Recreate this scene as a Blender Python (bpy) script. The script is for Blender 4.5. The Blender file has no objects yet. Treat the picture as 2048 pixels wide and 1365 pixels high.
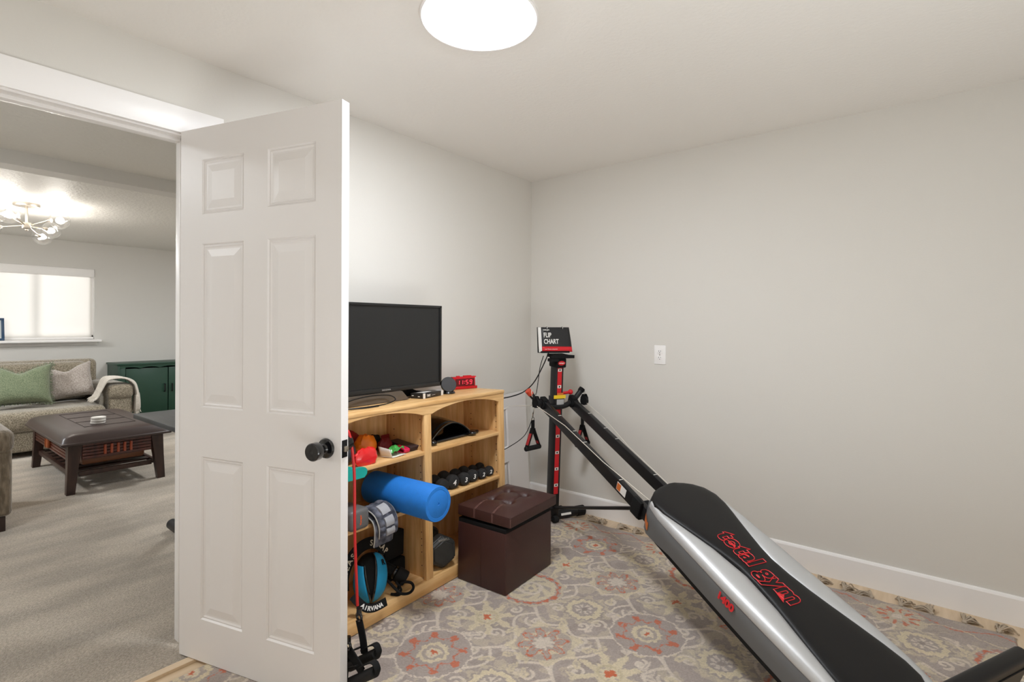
import bpy, bmesh, math, random
import numpy as np
from mathutils import Matrix, Vector, Euler
from math import sin, cos, pi, radians as R

C = bpy.context.scene.collection
SC = bpy.context.scene

# ------------------------------------------------------------------ camera
F_PX, Y0, YAW, ROLL = 1041.49, 651.81, 0.6723, 0.0039
CAM = Vector((2.3168, -3.1382, 1.2936))
fw = Vector((-sin(YAW), cos(YAW), 0)); rt = Vector((cos(YAW), sin(YAW), 0)); upv = Vector((0, 0, 1))
cr = rt*cos(ROLL) + upv*sin(ROLL); cu = upv*cos(ROLL) - rt*sin(ROLL)
cd = bpy.data.cameras.new('camera'); cam = bpy.data.objects.new('camera', cd); C.objects.link(cam)
cd.sensor_width = 36; cd.lens = 36*F_PX/2048; cd.shift_y = -(1365/2 - Y0)/2048
cd.clip_start = 0.05; cd.clip_end = 60
M = Matrix((cr, cu, -fw)).transposed().to_4x4(); M.translation = CAM
cam.matrix_world = M
SC.camera = cam

# ------------------------------------------------------------------ world, exposure, daylight
w = bpy.data.worlds.new('world'); SC.world = w; w.use_nodes = True
w.node_tree.nodes['Background'].inputs['Color'].default_value = (0.75, 0.86, 1.0, 1)
w.node_tree.nodes['Background'].inputs['Strength'].default_value = 1.0
SC.view_settings.view_transform = 'Standard'; SC.view_settings.look = 'None'
SC.view_settings.gamma = 1.0; SC.view_settings.use_curve_mapping = False
SC.view_settings.exposure = 0.0
try:
    SC.cycles.use_denoising = True
    SC.cycles.max_bounces = 10; SC.cycles.diffuse_bounces = 7
    SC.cycles.sample_clamp_indirect = 8.0
except Exception: pass

def lamp(name, kind, loc, energy, color=(1, 1, 1), size=.1, size_y=None, rot=None, parent=None):
    d = bpy.data.lights.new(name, kind); d.energy = energy; d.color = color
    if kind == 'AREA':
        d.size = size
        if size_y: d.shape = 'RECTANGLE'; d.size_y = size_y
    else: d.shadow_soft_size = size
    o = bpy.data.objects.new(name, d); o.location = loc
    if rot: o.rotation_euler = rot
    if parent: o.parent = parent
    C.objects.link(o); return o

# daylight outside the far basement window
lamp('daylight', 'AREA', (-6.9, -1.75, 1.75), 40, (1, .98, .96), 1.9, 1.1, (0, R(-90), 0))

# added fill light, low and out of frame, aimed up at the ceiling
lamp('ceiling_fill', 'AREA', (2.60, -2.4, .35), 28, (.92, .965, 1), 1.0, 1.0, (R(180), 0, 0))

# added fill lights for lounge and hall, no fixtures, outside the view
lamp('hall_fill', 'AREA', (-1.1, -3.7, 2.34), 23, (.93, .97, 1), .35, .35, (0, 0, 0))
lamp('lounge_fill', 'AREA', (-4.0, -3.9, 2.30), 66, (.93, .97, 1), .35, .35, (0, 0, 0))
lamp('lounge_fill', 'AREA', (-2.9, -.2, 2.30), 54, (.93, .97, 1), .35, .35, (0, 0, 0))

# ------------------------------------------------------------------ helpers
def lin(c):
    return tuple(((v/255)/12.92 if v/255 <= .04045 else ((v/255+.055)/1.055)**2.4) for v in c)

def mat(name, rgb, rough=.5, metal=0, bump=0, bscale=200, var=0, vscale=8, spec=.5, emit=None, estr=0, alpha=None,
        stretch=(1, 1, 1), rgb2=None, trans=0, sheen=0, detail=3, coat=0):
    m = bpy.data.materials.new(name); m.use_nodes = True
    nt = m.node_tree; b = nt.nodes['Principled BSDF']; col = lin(rgb) + (1,)
    b.inputs['Base Color'].default_value = col
    b.inputs['Roughness'].default_value = rough; b.inputs['Metallic'].default_value = metal
    b.inputs['Specular IOR Level'].default_value = spec
    if sheen: b.inputs['Sheen Weight'].default_value = sheen
    if coat: b.inputs['Coat Weight'].default_value = coat
    if trans: b.inputs['Transmission Weight'].default_value = trans
    if emit: b.inputs['Emission Color'].default_value = lin(emit) + (1,); b.inputs['Emission Strength'].default_value = estr
    tc = nt.nodes.new('ShaderNodeTexCoord'); mp = nt.nodes.new('ShaderNodeMapping'); mp.inputs['Scale'].default_value = stretch
    nt.links.new(tc.outputs['Object'], mp.inputs['Vector'])
    n = nt.nodes.new('ShaderNodeTexNoise'); n.inputs['Scale'].default_value = vscale; n.inputs['Detail'].default_value = detail
    nt.links.new(mp.outputs['Vector'], n.inputs['Vector'])
    mx = nt.nodes.new('ShaderNodeMix'); mx.data_type = 'RGBA'
    c2 = lin(rgb2) if rgb2 else tuple(v*(1-var) for v in lin(rgb))
    mx.inputs[6].default_value = col; mx.inputs[7].default_value = tuple(c2) + (1,)
    rp = nt.nodes.new('ShaderNodeValToRGB'); rp.color_ramp.elements[0].position = .35; rp.color_ramp.elements[1].position = .65
    nt.links.new(n.outputs['Fac'], rp.inputs['Fac']); nt.links.new(rp.outputs['Color'], mx.inputs[0])
    if var or rgb2: nt.links.new(mx.outputs[2], b.inputs['Base Color'])
    if bump:
        n2 = nt.nodes.new('ShaderNodeTexNoise'); n2.inputs['Scale'].default_value = bscale; n2.inputs['Detail'].default_value = 4
        nt.links.new(mp.outputs['Vector'], n2.inputs['Vector'])
        bp = nt.nodes.new('ShaderNodeBump'); bp.inputs['Strength'].default_value = bump; bp.inputs['Distance'].default_value = .01
        nt.links.new(n2.outputs['Fac'], bp.inputs['Height']); nt.links.new(bp.outputs['Normal'], b.inputs['Normal'])
    return m

def pine(name, axis):
    st = {'x': (1.2, 14, 14), 'y': (14, 1.2, 14), 'z': (14, 14, 1.2)}[axis]
    m = mat(name, (236, 196, 140), .42, stretch=st, vscale=2.2, rgb2=(214, 166, 106), detail=5, spec=.4)
    nt = m.node_tree; b = nt.nodes['Principled BSDF']
    # fine grain lines
    wv = nt.nodes.new('ShaderNodeTexNoise'); wv.inputs['Scale'].default_value = 9; wv.inputs['Detail'].default_value = 6
    mp = [n for n in nt.nodes if n.type == 'MAPPING'][0]; nt.links.new(mp.outputs['Vector'], wv.inputs['Vector'])
    mx = [n for n in nt.nodes if n.type == 'MIX'][0]
    m2 = nt.nodes.new('ShaderNodeMix'); m2.data_type = 'RGBA'; m2.blend_type = 'MULTIPLY'; m2.inputs[0].default_value = .27
    rp = nt.nodes.new('ShaderNodeValToRGB'); rp.color_ramp.elements[0].position = .3; rp.color_ramp.elements[1].position = .6
    rp.color_ramp.elements[0].color = (.55, .42, .3, 1)
    nt.links.new(wv.outputs['Fac'], rp.inputs['Fac']); nt.links.new(mx.outputs[2], m2.inputs[6]); nt.links.new(rp.outputs['Color'], m2.inputs[7])
    nt.links.new(m2.outputs[2], b.inputs['Base Color'])
    return m

class MB:
    """collects shapes and links them as one mesh object"""
    def __init__(s): s.bm = bmesh.new(); s.mi = 0
    def _f(s, vs):
        try:
            f = s.bm.faces.new(vs); f.material_index = s.mi; return f
        except ValueError: return None
    def box(s, c, d, rot=None, bev=0, seg=2, M=None):
        t = bmesh.new(); bmesh.ops.create_cube(t, size=1)
        for v in t.verts: v.co = Vector((v.co.x*d[0], v.co.y*d[1], v.co.z*d[2]))
        if bev: bmesh.ops.bevel(t, geom=list(t.edges), offset=bev, segments=seg, affect='EDGES', profile=.5)
        X = Matrix.Translation(c) @ (rot.to_4x4() if rot is not None else Matrix())
        if M is not None: X = M @ X
        return s.add(t, X)
    def add(s, t, X=None):
        mp = {}
        for v in t.verts: mp[v] = s.bm.verts.new((X @ v.co) if X is not None else v.co)
        for f in t.faces: s._f([mp[v] for v in f.verts])
        t.free(); return s
    def rings(s, rr, closed=False, caps=True):
        vs = [[s.bm.verts.new(p) for p in r] for r in rr]
        n = len(rr[0]); m = len(vs)
        for i in range(m if closed else m-1):
            a, b = vs[i], vs[(i+1) % m]
            for j in range(n): s._f([a[j], a[(j+1) % n], b[(j+1) % n], b[j]])
        if caps and not closed:
            s._f(vs[0][::-1]); s._f(vs[-1])
        return s
    def tube(s, pts, r, n=12, closed=False, caps=True, flat=None):
        P = [Vector(p) for p in pts]; m = len(P); rr = []
        rad = r if isinstance(r, (list, tuple)) else [r]*m
        prev = None
        for i in range(m):
            if closed: t = P[(i+1) % m] - P[i-1]
            else: t = P[min(i+1, m-1)] - P[max(i-1, 0)]
            t.normalize()
            if prev is None:
                a = Vector(flat) if flat is not None else (Vector((0, 0, 1)) if abs(t.z) < .9 else Vector((1, 0, 0)))
            else: a = prev
            u = (a - t*a.dot(t)).normalized(); prev = u; v = t.cross(u)
            if isinstance(rad[i], tuple): ru, rv = rad[i]
            else: ru = rv = rad[i]
            rr.append([P[i] + u*ru*cos(2*pi*k/n) + v*rv*sin(2*pi*k/n) for k in range(n)])
        return s.rings(rr, closed, caps)
    def strap(s, pts, wdir, w, th):
        """flat ribbon through pts, width w along wdir"""
        P = [Vector(p) for p in pts]; wd = Vector(wdir).normalized(); rr = []
        for i in range(len(P)):
            t = (P[min(i+1, len(P)-1)] - P[max(i-1, 0)]).normalized()
            d = (wd - t*wd.dot(t)).normalized(); nn = t.cross(d)
            rr.append([P[i]+d*w/2+nn*th/2, P[i]-d*w/2+nn*th/2, P[i]-d*w/2-nn*th/2, P[i]+d*w/2-nn*th/2])
        return s.rings(rr)
    def lathe(s, prof, n=32, M=None):
        rr = []
        for r, z in prof:
            ring = [Vector((max(r, 1e-5)*cos(2*pi*k/n), max(r, 1e-5)*sin(2*pi*k/n), z)) for k in range(n)]
            rr.append([M @ p for p in ring] if M is not None else ring)
        return s.rings(rr)
    def prism(s, poly, depth, M=None):
        """polygon in local XY pushed along +Z by depth"""
        a = [Vector((x, y, 0)) for x, y in poly]; b = [Vector((x, y, depth)) for x, y in poly]
        if M is not None: a = [M @ p for p in a]; b = [M @ p for p in b]
        va = [s.bm.verts.new(p) for p in a]; vb = [s.bm.verts.new(p) for p in b]; n = len(va)
        s._f(va[::-1]); s._f(vb)
        for j in range(n): s._f([va[j], va[(j+1) % n], vb[(j+1) % n], vb[j]])
        return s
    def ball(s, c, r, n=20, M=None, sq=1):
        rr = []; r3 = (r, r, r) if not isinstance(r, (tuple, list)) else r
        for i in range(1, n//2):
            ph = pi*i/(n//2)
            ring = []
            for k in range(n):
                q = Vector((sin(ph)*cos(2*pi*k/n), sin(ph)*sin(2*pi*k/n), -cos(ph)))
                if sq != 1: q = Vector([math.copysign(abs(a)**sq, a) for a in q])
                q = Vector((q.x*r3[0], q.y*r3[1], q.z*r3[2])) 
                ring.append((M @ q if M is not None else q) + Vector(c))
            rr.append(ring)
        return s.rings(rr)
    def grid(s, fn, nu, nv, thick=None):
        vs = [[s.bm.verts.new(fn(i/nu, j/nv)) for j in range(nv+1)] for i in range(nu+1)]
        for i in range(nu):
            for j in range(nv): s._f([vs[i][j], vs[i+1][j], vs[i+1][j+1], vs[i][j+1]])
        return s
    def text(s, body, size, M, depth=.0006, bold=0, shear=0, outline=0, spacing=1.0, align='LEFT', xs=1.0):
        cu_ = bpy.data.curves.new('t', 'FONT'); cu_.body = body; cu_.size = size; cu_.shear = shear
        cu_.space_character = spacing; cu_.align_x = align; cu_.resolution_u = 3
        if outline: cu_.fill_mode = 'NONE'; cu_.bevel_depth = outline; cu_.bevel_resolution = 0; cu_.offset = bold
        else: cu_.extrude = depth; cu_.offset = bold
        o = bpy.data.objects.new('t', cu_); C.objects.link(o)
        dg = bpy.context.evaluated_depsgraph_get(); dg.update()
        me = bpy.data.meshes.new_from_object(o.evaluated_get(dg))
        t = bmesh.new(); t.from_mesh(me)
        s.add(t, M @ Matrix.Diagonal((xs, 1, 1, 1)))
        bpy.data.objects.remove(o); bpy.data.curves.remove(cu_); bpy.data.meshes.remove(me)
        return s
    def build(s, name, mats, parent=None, smooth=True, ang=35, solid=0, sub=0, loc=None):
        bmesh.ops.recalc_face_normals(s.bm, faces=list(s.bm.faces))
        me = bpy.data.meshes.new(name); s.bm.to_mesh(me); s.bm.free()
        for m in (mats if isinstance(mats, (list, tuple)) else [mats]): me.materials.append(m)
        if smooth:
            me.shade_smooth(); me.set_sharp_from_angle(angle=R(ang))
        o = bpy.data.objects.new(name, me); C.objects.link(o)
        if parent is not None: o.parent = parent
        if loc is not None: o.location = loc
        if solid:
            md = o.modifiers.new('s', 'SOLIDIFY'); md.thickness = solid; md.offset = 0
        if sub:
            md = o.modifiers.new('d', 'SUBSURF'); md.levels = sub; md.render_levels = sub
        return o

def tag(o, label=None, cat=None, group=None, kind=None):
    if label: o['label'] = label
    if cat: o['category'] = cat
    if group: o['group'] = group
    if kind: o['kind'] = kind
    return o

def thing(name, label, cat, loc=(0, 0, 0), rotz=0, group=None, mw=None):
    o = bpy.data.objects.new(name, None); C.objects.link(o); o.empty_display_size = .05
    if mw is not None: o.matrix_world = mw
    else: o.location = loc; o.rotation_euler = (0, 0, rotz)
    return tag(o, label, cat, group)

def dup(root, mw, label=None):
    r = root.copy(); C.objects.link(r); r.matrix_world = mw
    if label: r['label'] = label
    for ch in [o for o in C.objects if o.parent == root]:
        c = ch.copy(); C.objects.link(c); c.parent = r
        for g in [o for o in C.objects if o.parent == ch]:
            d = g.copy(); C.objects.link(d); d.parent = c
    return r

def struct(o, label=None):
    o['kind'] = 'structure'; return o

def frame(o, x, y=None, z=None):
    """matrix with local axes x, y, z (unit vectors) at o"""
    x = Vector(x).normalized()
    if y is None: z = Vector(z).normalized(); y = z.cross(x).normalized(); z = x.cross(y)
    else: y = Vector(y).normalized(); z = x.cross(y).normalized(); y = z.cross(x)
    m = Matrix((x, y, z)).transposed().to_4x4(); m.translation = Vector(o); return m

def smoothpts(P, n=8, closed=False):
    P = [Vector(p) for p in P]; out = []; m = len(P)
    rng = range(m if closed else m-1)
    for i in rng:
        if closed: p0, p1, p2, p3 = P[i-1], P[i], P[(i+1) % m], P[(i+2) % m]
        else: p0, p1, p2, p3 = P[max(i-1, 0)], P[i], P[i+1], P[min(i+2, m-1)]
        for k in range(n):
            t = k/n
            out.append(.5*((2*p1)+(-p0+p2)*t+(2*p0-5*p1+4*p2-p3)*t*t+(-p0+3*p1-3*p2+p3)*t**3))
    if not closed: out.append(P[-1])
    return out

# ------------------------------------------------------------------ materials
WALL = mat('wall_paint', (219, 216, 210), .7, bump=.06, bscale=220, spec=.25)
CEIL = mat('ceiling_paint', (234, 231, 226), .75, bump=.16, bscale=60, spec=.2)
LCEIL = mat('textured_ceiling', (224, 222, 217), .55, bump=.5, bscale=45, spec=.4)
TRIM = mat('white_trim', (246, 244, 243), .35, spec=.5)
DOORM = mat('white_door_paint', (234, 231, 230), .4, bump=.02, bscale=300, spec=.45)
BLK = mat('black_metal', (15, 15, 16), .45, spec=.35)
BLKM = mat('matte_black', (17, 17, 18), .8, spec=.25)
BLKG = mat('glossy_black', (12, 12, 14), .18, coat=.4)
RUB = mat('black_rubber', (22, 22, 23), .7, spec=.3, bump=.1, bscale=400)
LEATH = mat('black_vinyl', (17, 16, 17), .45, spec=.3, bump=.05, bscale=500)
BRN = mat('brown_leatherette', (66, 38, 34), .45, bump=.08, bscale=350, var=.1, vscale=5)
SILV = mat('silver_plastic', (192, 193, 194), .42, metal=.35, spec=.5)
GREY = mat('grey_plastic', (102, 103, 104), .5, spec=.35)
CHR = mat('chrome', (190, 188, 184), .25, metal=1)
NICK = mat('brushed_nickel', (176, 168, 156), .35, metal=.9)
RED = mat('red_paint', (205, 22, 34), .4)
REDL = mat('red_lettering', (214, 36, 44), .5)
WHT = mat('white_print', (232, 230, 226), .5)
YEL = mat('yellow_label', (244, 206, 40), .5)
ORA = mat('orange_label', (206, 112, 52), .5)
ROPE = mat('white_cable', (214, 208, 196), .6)
PX, PY, PZ = pine('pine_x', 'x'), pine('pine_y', 'y'), pine('pine_z', 'z')
# ------------------------------------------------------------------ structure
H = 2.37; XE = 3.05; YB = -3.8; OY0, OY1, OZ = -3.09, -2.30, 2.05
def sbox(name, m, *bs, **k):
    b = MB()
    for lo, hi in bs:
        lo, hi = Vector(lo), Vector(hi); b.box((lo+hi)/2, hi-lo)
    return struct(b.build(name, m, smooth=False))
sbox('wall_left', WALL, ((-.115, OY1, 0), (0, 0.0, H)), ((-.115, YB, 0), (0, OY0, H)), ((-.115, OY0, OZ+.02), (0, OY1, H)))
sbox('wall_right', WALL, ((-.115, 0, 0), (XE, .12, H)))
sbox('wall_east', WALL, ((XE, YB, 0), (XE+.12, .12, H)))
sbox('wall_back', WALL, ((-.115, YB-.12, 0), (XE+.12, YB, H)))
sbox('ceiling', CEIL, ((-.115, YB-.12, H), (XE+.12, .12, H+.12)))

# plank floor
fl = mat('light_wood_floor', (222, 200, 172), .45, stretch=(14, 1.3, 1), vscale=2.5, rgb2=(206, 182, 150), detail=5)
sbox('floor', fl, ((.115, YB, -.1), (XE, 0, 0)), ((-.05, OY1, -.1), (.115, 0, 0)), ((-.05, YB, -.1), (.115, OY0, 0)))
# carpet of the lounge
cp = mat('taupe_carpet', (190, 178, 163), .95, bump=.9, bscale=190, rgb2=(158, 146, 130), vscale=110, detail=6, spec=.1, sheen=.3)
nt = cp.node_tree; b_ = nt.nodes['Principled BSDF']
big = nt.nodes.new('ShaderNodeTexNoise'); big.inputs['Scale'].default_value = 3.2; big.inputs['Detail'].default_value = 3
mpb = nt.nodes.new('ShaderNodeMapping'); mpb.inputs['Scale'].default_value = (1.6, .55, 1); mpb.inputs['Rotation'].default_value = (0, 0, .5)
tcb = nt.nodes.new('ShaderNodeTexCoord'); nt.links.new(tcb.outputs['Object'], mpb.inputs['Vector']); nt.links.new(mpb.outputs['Vector'], big.inputs['Vector'])
rpb = nt.nodes.new('ShaderNodeValToRGB'); rpb.color_ramp.elements[0].position = .38; rpb.color_ramp.elements[1].position = .62
rpb.color_ramp.elements[0].color = (.8, .8, .8, 1); rpb.color_ramp.elements[1].color = (1.12, 1.12, 1.12, 1)
mxb = nt.nodes.new('ShaderNodeMix'); mxb.data_type = 'RGBA'; mxb.blend_type = 'MULTIPLY'; mxb.inputs[0].default_value = 1
nt.links.new(big.outputs['Fac'], rpb.inputs['Fac']); nt.links.new(rpb.outputs['Color'], mxb.inputs[7])
nt.links.new([n for n in nt.nodes if n.type == 'MIX'][0].outputs[2], mxb.inputs[6]); nt.links.new(mxb.outputs[2], b_.inputs['Base Color'])
sbox('floor_lounge', cp, ((-6.0, -4.8, -.1), (-.115, OY0, 0)), ((-6.0, OY0, -.1), (.115, OY1, 0.008)), ((-6.0, OY1, -.1), (-.115, .9, 0.008)), ((-6.0, -4.8, 0), (-.115, OY0, .008)))

# lounge shell
WX = -6.0; LZ = 2.325
WB = (-2.10, .0)  # window y range is set below
wy0, wy1, wz0, wz1 = -3.05, -1.255, 1.10, 1.99
lw = mat('lounge_wall_paint', (213, 211, 207), .7, bump=.05, bscale=200, spec=.25)
sbox('wall_lounge', lw, ((WX-.14, -4.8, 0), (WX, wy0, LZ+.1)), ((WX-.14, wy1, 0), (WX, .9, LZ+.1)), ((WX-.14, wy0, 0), (WX, wy1, wz0)), ((WX-.14, wy0, wz1), (WX, wy1, LZ+.1)))
sbox('wall_lounge_south', lw, ((WX-.14, -4.92, 0), (-.115, -4.8, H+.1)))
sbox('wall_lounge_north', lw, ((WX-.14, .9, 0), (-.115, 1.02, H+.1)))
sbox('wall_hall', lw, ((-.115, .12, 0), (-.1, 1.02, H+.1)), ((-.115, -4.92, 0), (-.1, YB-.12, H+.1)))
sbox('ceiling_lounge', LCEIL, ((WX-.14, -4.92, LZ), (-2.26, 1.02, LZ+.12)))
sbox('ceiling_hall', LCEIL, ((-2.12, -4.92, H), (-.115, 1.02, H+.12)))
sbox('ceiling_beam', lw, ((-2.28, -4.8, 2.28), (-2.11, .9, H+.12)))
# baseboards
def bboard(name, p0, p1, n, h=.128, t=.015):
    p0, p1, n = Vector(p0), Vector(p1), Vector(n); d = p1-p0
    b = MB(); poly = [(0, 0), (t, 0), (t, h-.012), (t-.004, h-.004), (t-.010, h), (0, h)]
    b.prism(poly, d.length, frame(p0, n, (0, 0, 1))if False else Matrix((n.to_4d(), Vector((0, 0, 1, 0)), d.normalized().to_4d(), Vector((0, 0, 0, 1)))).transposed())
    o = b.build(name, TRIM, smooth=False); o.location = p0; return struct(o)
bboard('baseboard_right', (0, 0, 0), (XE, 0, 0), (0, -1, 0))
bboard('baseboard_left', (0, -.0, 0), (0, -2.187, 0), (1, 0, 0))
bboard('baseboard_back', (0, YB, 0), (XE, YB, 0), (0, 1, 0))
bboard('baseboard_east', (XE, YB, 0), (XE, 0, 0), (-1, 0, 0))
bboard('baseboard_lounge', (WX, -4.8, 0), (WX, .9, 0), (1, 0, 0))
# door casing + jamb
b = MB()
for lo, hi in (((0, OY0-.112, 2.05), (.018, -2.187, 2.152)), ((0, OY1+.006, 0), (.018, -2.187, 2.05)), ((0, OY0-.112, 0), (.018, OY0-.006, 2.05)),
               ((-.133, OY0-.112, 2.05), (-.115, -2.187, 2.152)), ((-.133, OY1+.006, 0), (-.115, -2.187, 2.05)), ((-.133, OY0-.112, 0), (-.115, OY0-.006, 2.05))):
    lo, hi = Vector(lo), Vector(hi); b.box((lo+hi)/2, hi-lo, bev=.003)
struct(b.build('trim_1', TRIM))
b = MB()
for lo, hi in (((-.115, OY0, 2.044), (0, OY1, 2.07)), ((-.115, OY1-.018, 0), (0, OY1, 2.05)), ((-.115, OY0, 0), (0, OY0+.018, 2.05)),
               ((-.085, OY0, 2.032), (-.042, OY1, 2.05)), ((-.085, OY1-.03, 0), (-.042, OY1, 2.05)), ((-.085, OY0, 0), (-.042, OY0+.03, 2.05))):
    lo, hi = Vector(lo), Vector(hi); b.box((lo+hi)/2, hi-lo, bev=.002)
struct(b.build('trim_2', TRIM))
# threshold strip where carpet meets planks
sbox('trim_3', fl, ((.095, OY0+.02, 0), (.13, OY1-.02, .011)))

# ------------------------------------------------------------------ six panel door, opened into the room
DW, DH, DT = .782, 2.028, .035
cols = [(.118, .335), (.452, .671)]; rows = [(.16, .778), (.966, 1.585), (1.698, 1.905)]
def door_face(b, y, s):
    xs = sorted({0, DW, *[v for c in cols for v in c]}); zs = sorted({0, DH, *[v for r in rows for v in r]})
    for i in range(len(xs)-1):
        for j in range(len(zs)-1):
            x0, x1, z0, z1 = xs[i], xs[i+1], zs[j], zs[j+1]
            if (x0, x1) in cols and (z0, z1) in rows:
                prev = None
                for ins, dp in ((0, 0), (.005, .006), (.010, .004), (.016, .007), (.022, .007), (.050, .002)):
                    ring = [b.bm.verts.new((p, y+s*dp, q)) for p, q in ((x0+ins, z0+ins), (x1-ins, z0+ins), (x1-ins, z1-ins), (x0+ins, z1-ins))]
                    if prev:
                        for k in range(4): b._f([prev[k], prev[(k+1) % 4], ring[(k+1) % 4], ring[k]])
                    prev = ring
                b._f(prev)
            else:
                b._f([b.bm.verts.new((p, y, q)) for p, q in ((x0, z0), (x1, z0), (x1, z1), (x0, z1))])
b = MB(); door_face(b, 0, 1); door_face(b, DT, -1)
for q in ([(0, 0, 0), (0, DT, 0), (0, DT, DH), (0, 0, DH)], [(DW, 0, 0), (DW, DT, 0), (DW, DT, DH), (DW, 0, DH)],
          [(0, 0, 0), (DW, 0, 0), (DW, DT, 0), (0, DT, 0)], [(0, 0, DH), (DW, 0, DH), (DW, DT, DH), (0, DT, DH)]):
    b._f([b.bm.verts.new(p) for p in q])
bmesh.ops.remove_doubles(b.bm, verts=list(b.bm.verts), dist=1e-5)
door = b.build('door_1', DOORM, smooth=False); struct(door)
DA = R(16.1); door.location = (.05, -2.358, .014); door.rotation_euler = (0, 0, DA)
DM = Matrix.Translation((.05, -2.358, .014)) @ Matrix.Rotation(DA, 4, 'Z')
for sy, nm in ((-1, 'a'), (1, 'b')):
    y0 = 0 if sy < 0 else DT
    Mk = Matrix.Translation((.722, y0, .866)) @ Matrix.Rotation(R(90 if sy < 0 else -90), 4, 'X')
    b = MB(); b.lathe([(0, 0), (.033, 0), (.034, .004), (.031, .010), (.017, .013), (.013, .018), (.0125, .034), (.017, .038), (.027, .041), (.0295, .045), (.0295, .066), (.027, .0695), (.006, .070), (.005, .069), (0, .069)], 40, Mk)
    k = b.build('door_knob', BLKG, door); k['label'] = 'black round knob'
b = MB(); b.box((DW+.0004, DT/2, .866), (.0022, .026, .058), bev=.0008)
pl = b.build('latch_plate', BLKM, door)
b = MB(); b.box((DW+.006, DT/2, .866), (.012, .014, .018), bev=.002); b.build('latch_bolt', NICK, pl)
for z in (.2, 1.0, 1.8):
    b = MB(); b.tube([(-.004, DT+.004, z), (-.004, DT+.004, z+.09)], .006); b.build('hinge', BLK, door)

# ------------------------------------------------------------------ far window with roller shade
b = MB()
for lo, hi in (((WX-.12, wy0, wz0), (WX-.06, wy0+.05, wz1)), ((WX-.12, wy1-.05, wz0), (WX-.06, wy1, wz1)), ((WX-.12, wy0, wz0), (WX-.06, wy1, wz0+.05)), ((WX-.12, wy0, wz1-.05), (WX-.06, wy1, wz1)), ((WX-.118, -1.825, wz0), (WX-.088, -1.790, wz1))):
    lo, hi = Vector(lo), Vector(hi); b.box((lo+hi)/2, hi-lo)
win = struct(b.build('window_1', TRIM, smooth=False))
gl = bpy.data.materials.new('window_glass'); gl.use_nodes = True; nt = gl.node_tree; nt.nodes.clear()
o_ = nt.nodes.new('ShaderNodeOutputMaterial'); tr = nt.nodes.new('ShaderNodeBsdfTransparent'); gs = nt.nodes.new('ShaderNodeBsdfGlossy'); gs.inputs['Roughness'].default_value = .02
fr = nt.nodes.new('ShaderNodeMapRange'); lwt = nt.nodes.new('ShaderNodeLayerWeight'); lwt.inputs['Blend'].default_value = .35; nt.links.new(lwt.outputs['Facing'], fr.inputs['Value']); fr.inputs['To Min'].default_value = .03; fr.inputs['To Max'].default_value = .45; ms = nt.nodes.new('ShaderNodeMixShader')
nt.links.new(fr.outputs[0], ms.inputs[0]); nt.links.new(tr.outputs[0], ms.inputs[1]); nt.links.new(gs.outputs[0], ms.inputs[2]); nt.links.new(ms.outputs[0], o_.inputs[0])
THIN = gl
b = MB(); b.box((WX-.09, (wy0+wy1)/2, (wz0+wz1)/2), (.006, wy1-wy0-.08, wz1-wz0-.08)); b.build('pane', gl, win)
b = MB(); b.box((WX+.03, (wy0+wy1)/2, wz0-.016), (.18, wy1-wy0+.1, .03), bev=.006); b.box((WX+.008, (wy0+wy1)/2, wz0-.052), (.016, wy1-wy0+.06, .044), bev=.004)
b.build('window_sill', TRIM, win)
shade_m = bpy.data.materials.new('shade_cloth'); shade_m.use_nodes = True; nt = shade_m.node_tree; nt.nodes.clear()
o_ = nt.nodes.new('ShaderNodeOutputMaterial'); df = nt.nodes.new('ShaderNodeBsdfDiffuse'); df.inputs['Color'].default_value = (.8, .79, .76, 1)
tl = nt.nodes.new('ShaderNodeBsdfTranslucent'); tl.inputs['Color'].default_value = (.85, .83, .8, 1); ms = nt.nodes.new('ShaderNodeMixShader'); ms.inputs[0].default_value = .55
wv = nt.nodes.new('ShaderNodeTexNoise'); wv.inputs['Scale'].default_value = 60
nt.links.new(df.outputs[0], ms.inputs[1]); nt.links.new(tl.outputs[0], ms.inputs[2]); nt.links.new(ms.outputs[0], o_.inputs[0])
bpn = nt.nodes.new('ShaderNodeBump'); bpn.inputs['Strength'].default_value = .1; nt.links.new(wv.outputs['Fac'], bpn.inputs['Height']); nt.links.new(bpn.outputs[0], df.inputs['Normal'])
sh = thing('roller_shade', 'white translucent roller shade drawn down over the far basement window', 'window shade', (WX-.03, (wy0+wy1)/2, wz1))
b = MB(); b.box((0, 0, -(wz1-wz0)/2-.02), (.0015, wy1-wy0-.045, wz1-wz0-.05)); b.build('shade_cloth', shade_m, sh, smooth=False)
b = MB(); b.box((.012, 0, -.052), (.075, wy1-wy0-.012, .10), bev=.006); b.build('cassette', TRIM, sh)
b = MB(); b.box((0, 0, -(wz1-wz0)+.016), (.014, wy1-wy0-.008, .026), bev=.004); b.build('bottom_rail', TRIM, sh)
# blue picture frame on the sill
pf = thing('picture_frame', 'small blue picture frame standing on the far window sill', 'picture frame', (WX+.05, -2.19, wz0))
BLU = mat('navy_frame', (34, 66, 96), .4)
for z, y, sy, sz in ((.0125, 0, .2, .025), (.2475, 0, .2, .025), (.13, -.0875, .025, .21), (.13, .0875, .025, .21)):
    b = MB(); b.box((0, y, z), (.018, sy, sz), bev=.003, M=Matrix.Rotation(R(-9), 4, 'Y')); b.build('frame_bar', BLU, pf)
b = MB(); b.box((-.004, 0, .13), (.004, .15, .21), M=Matrix.Rotation(R(-9), 4, 'Y')); b.build('picture', mat('picture_paper', (200, 206, 208), .5), pf)

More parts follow.
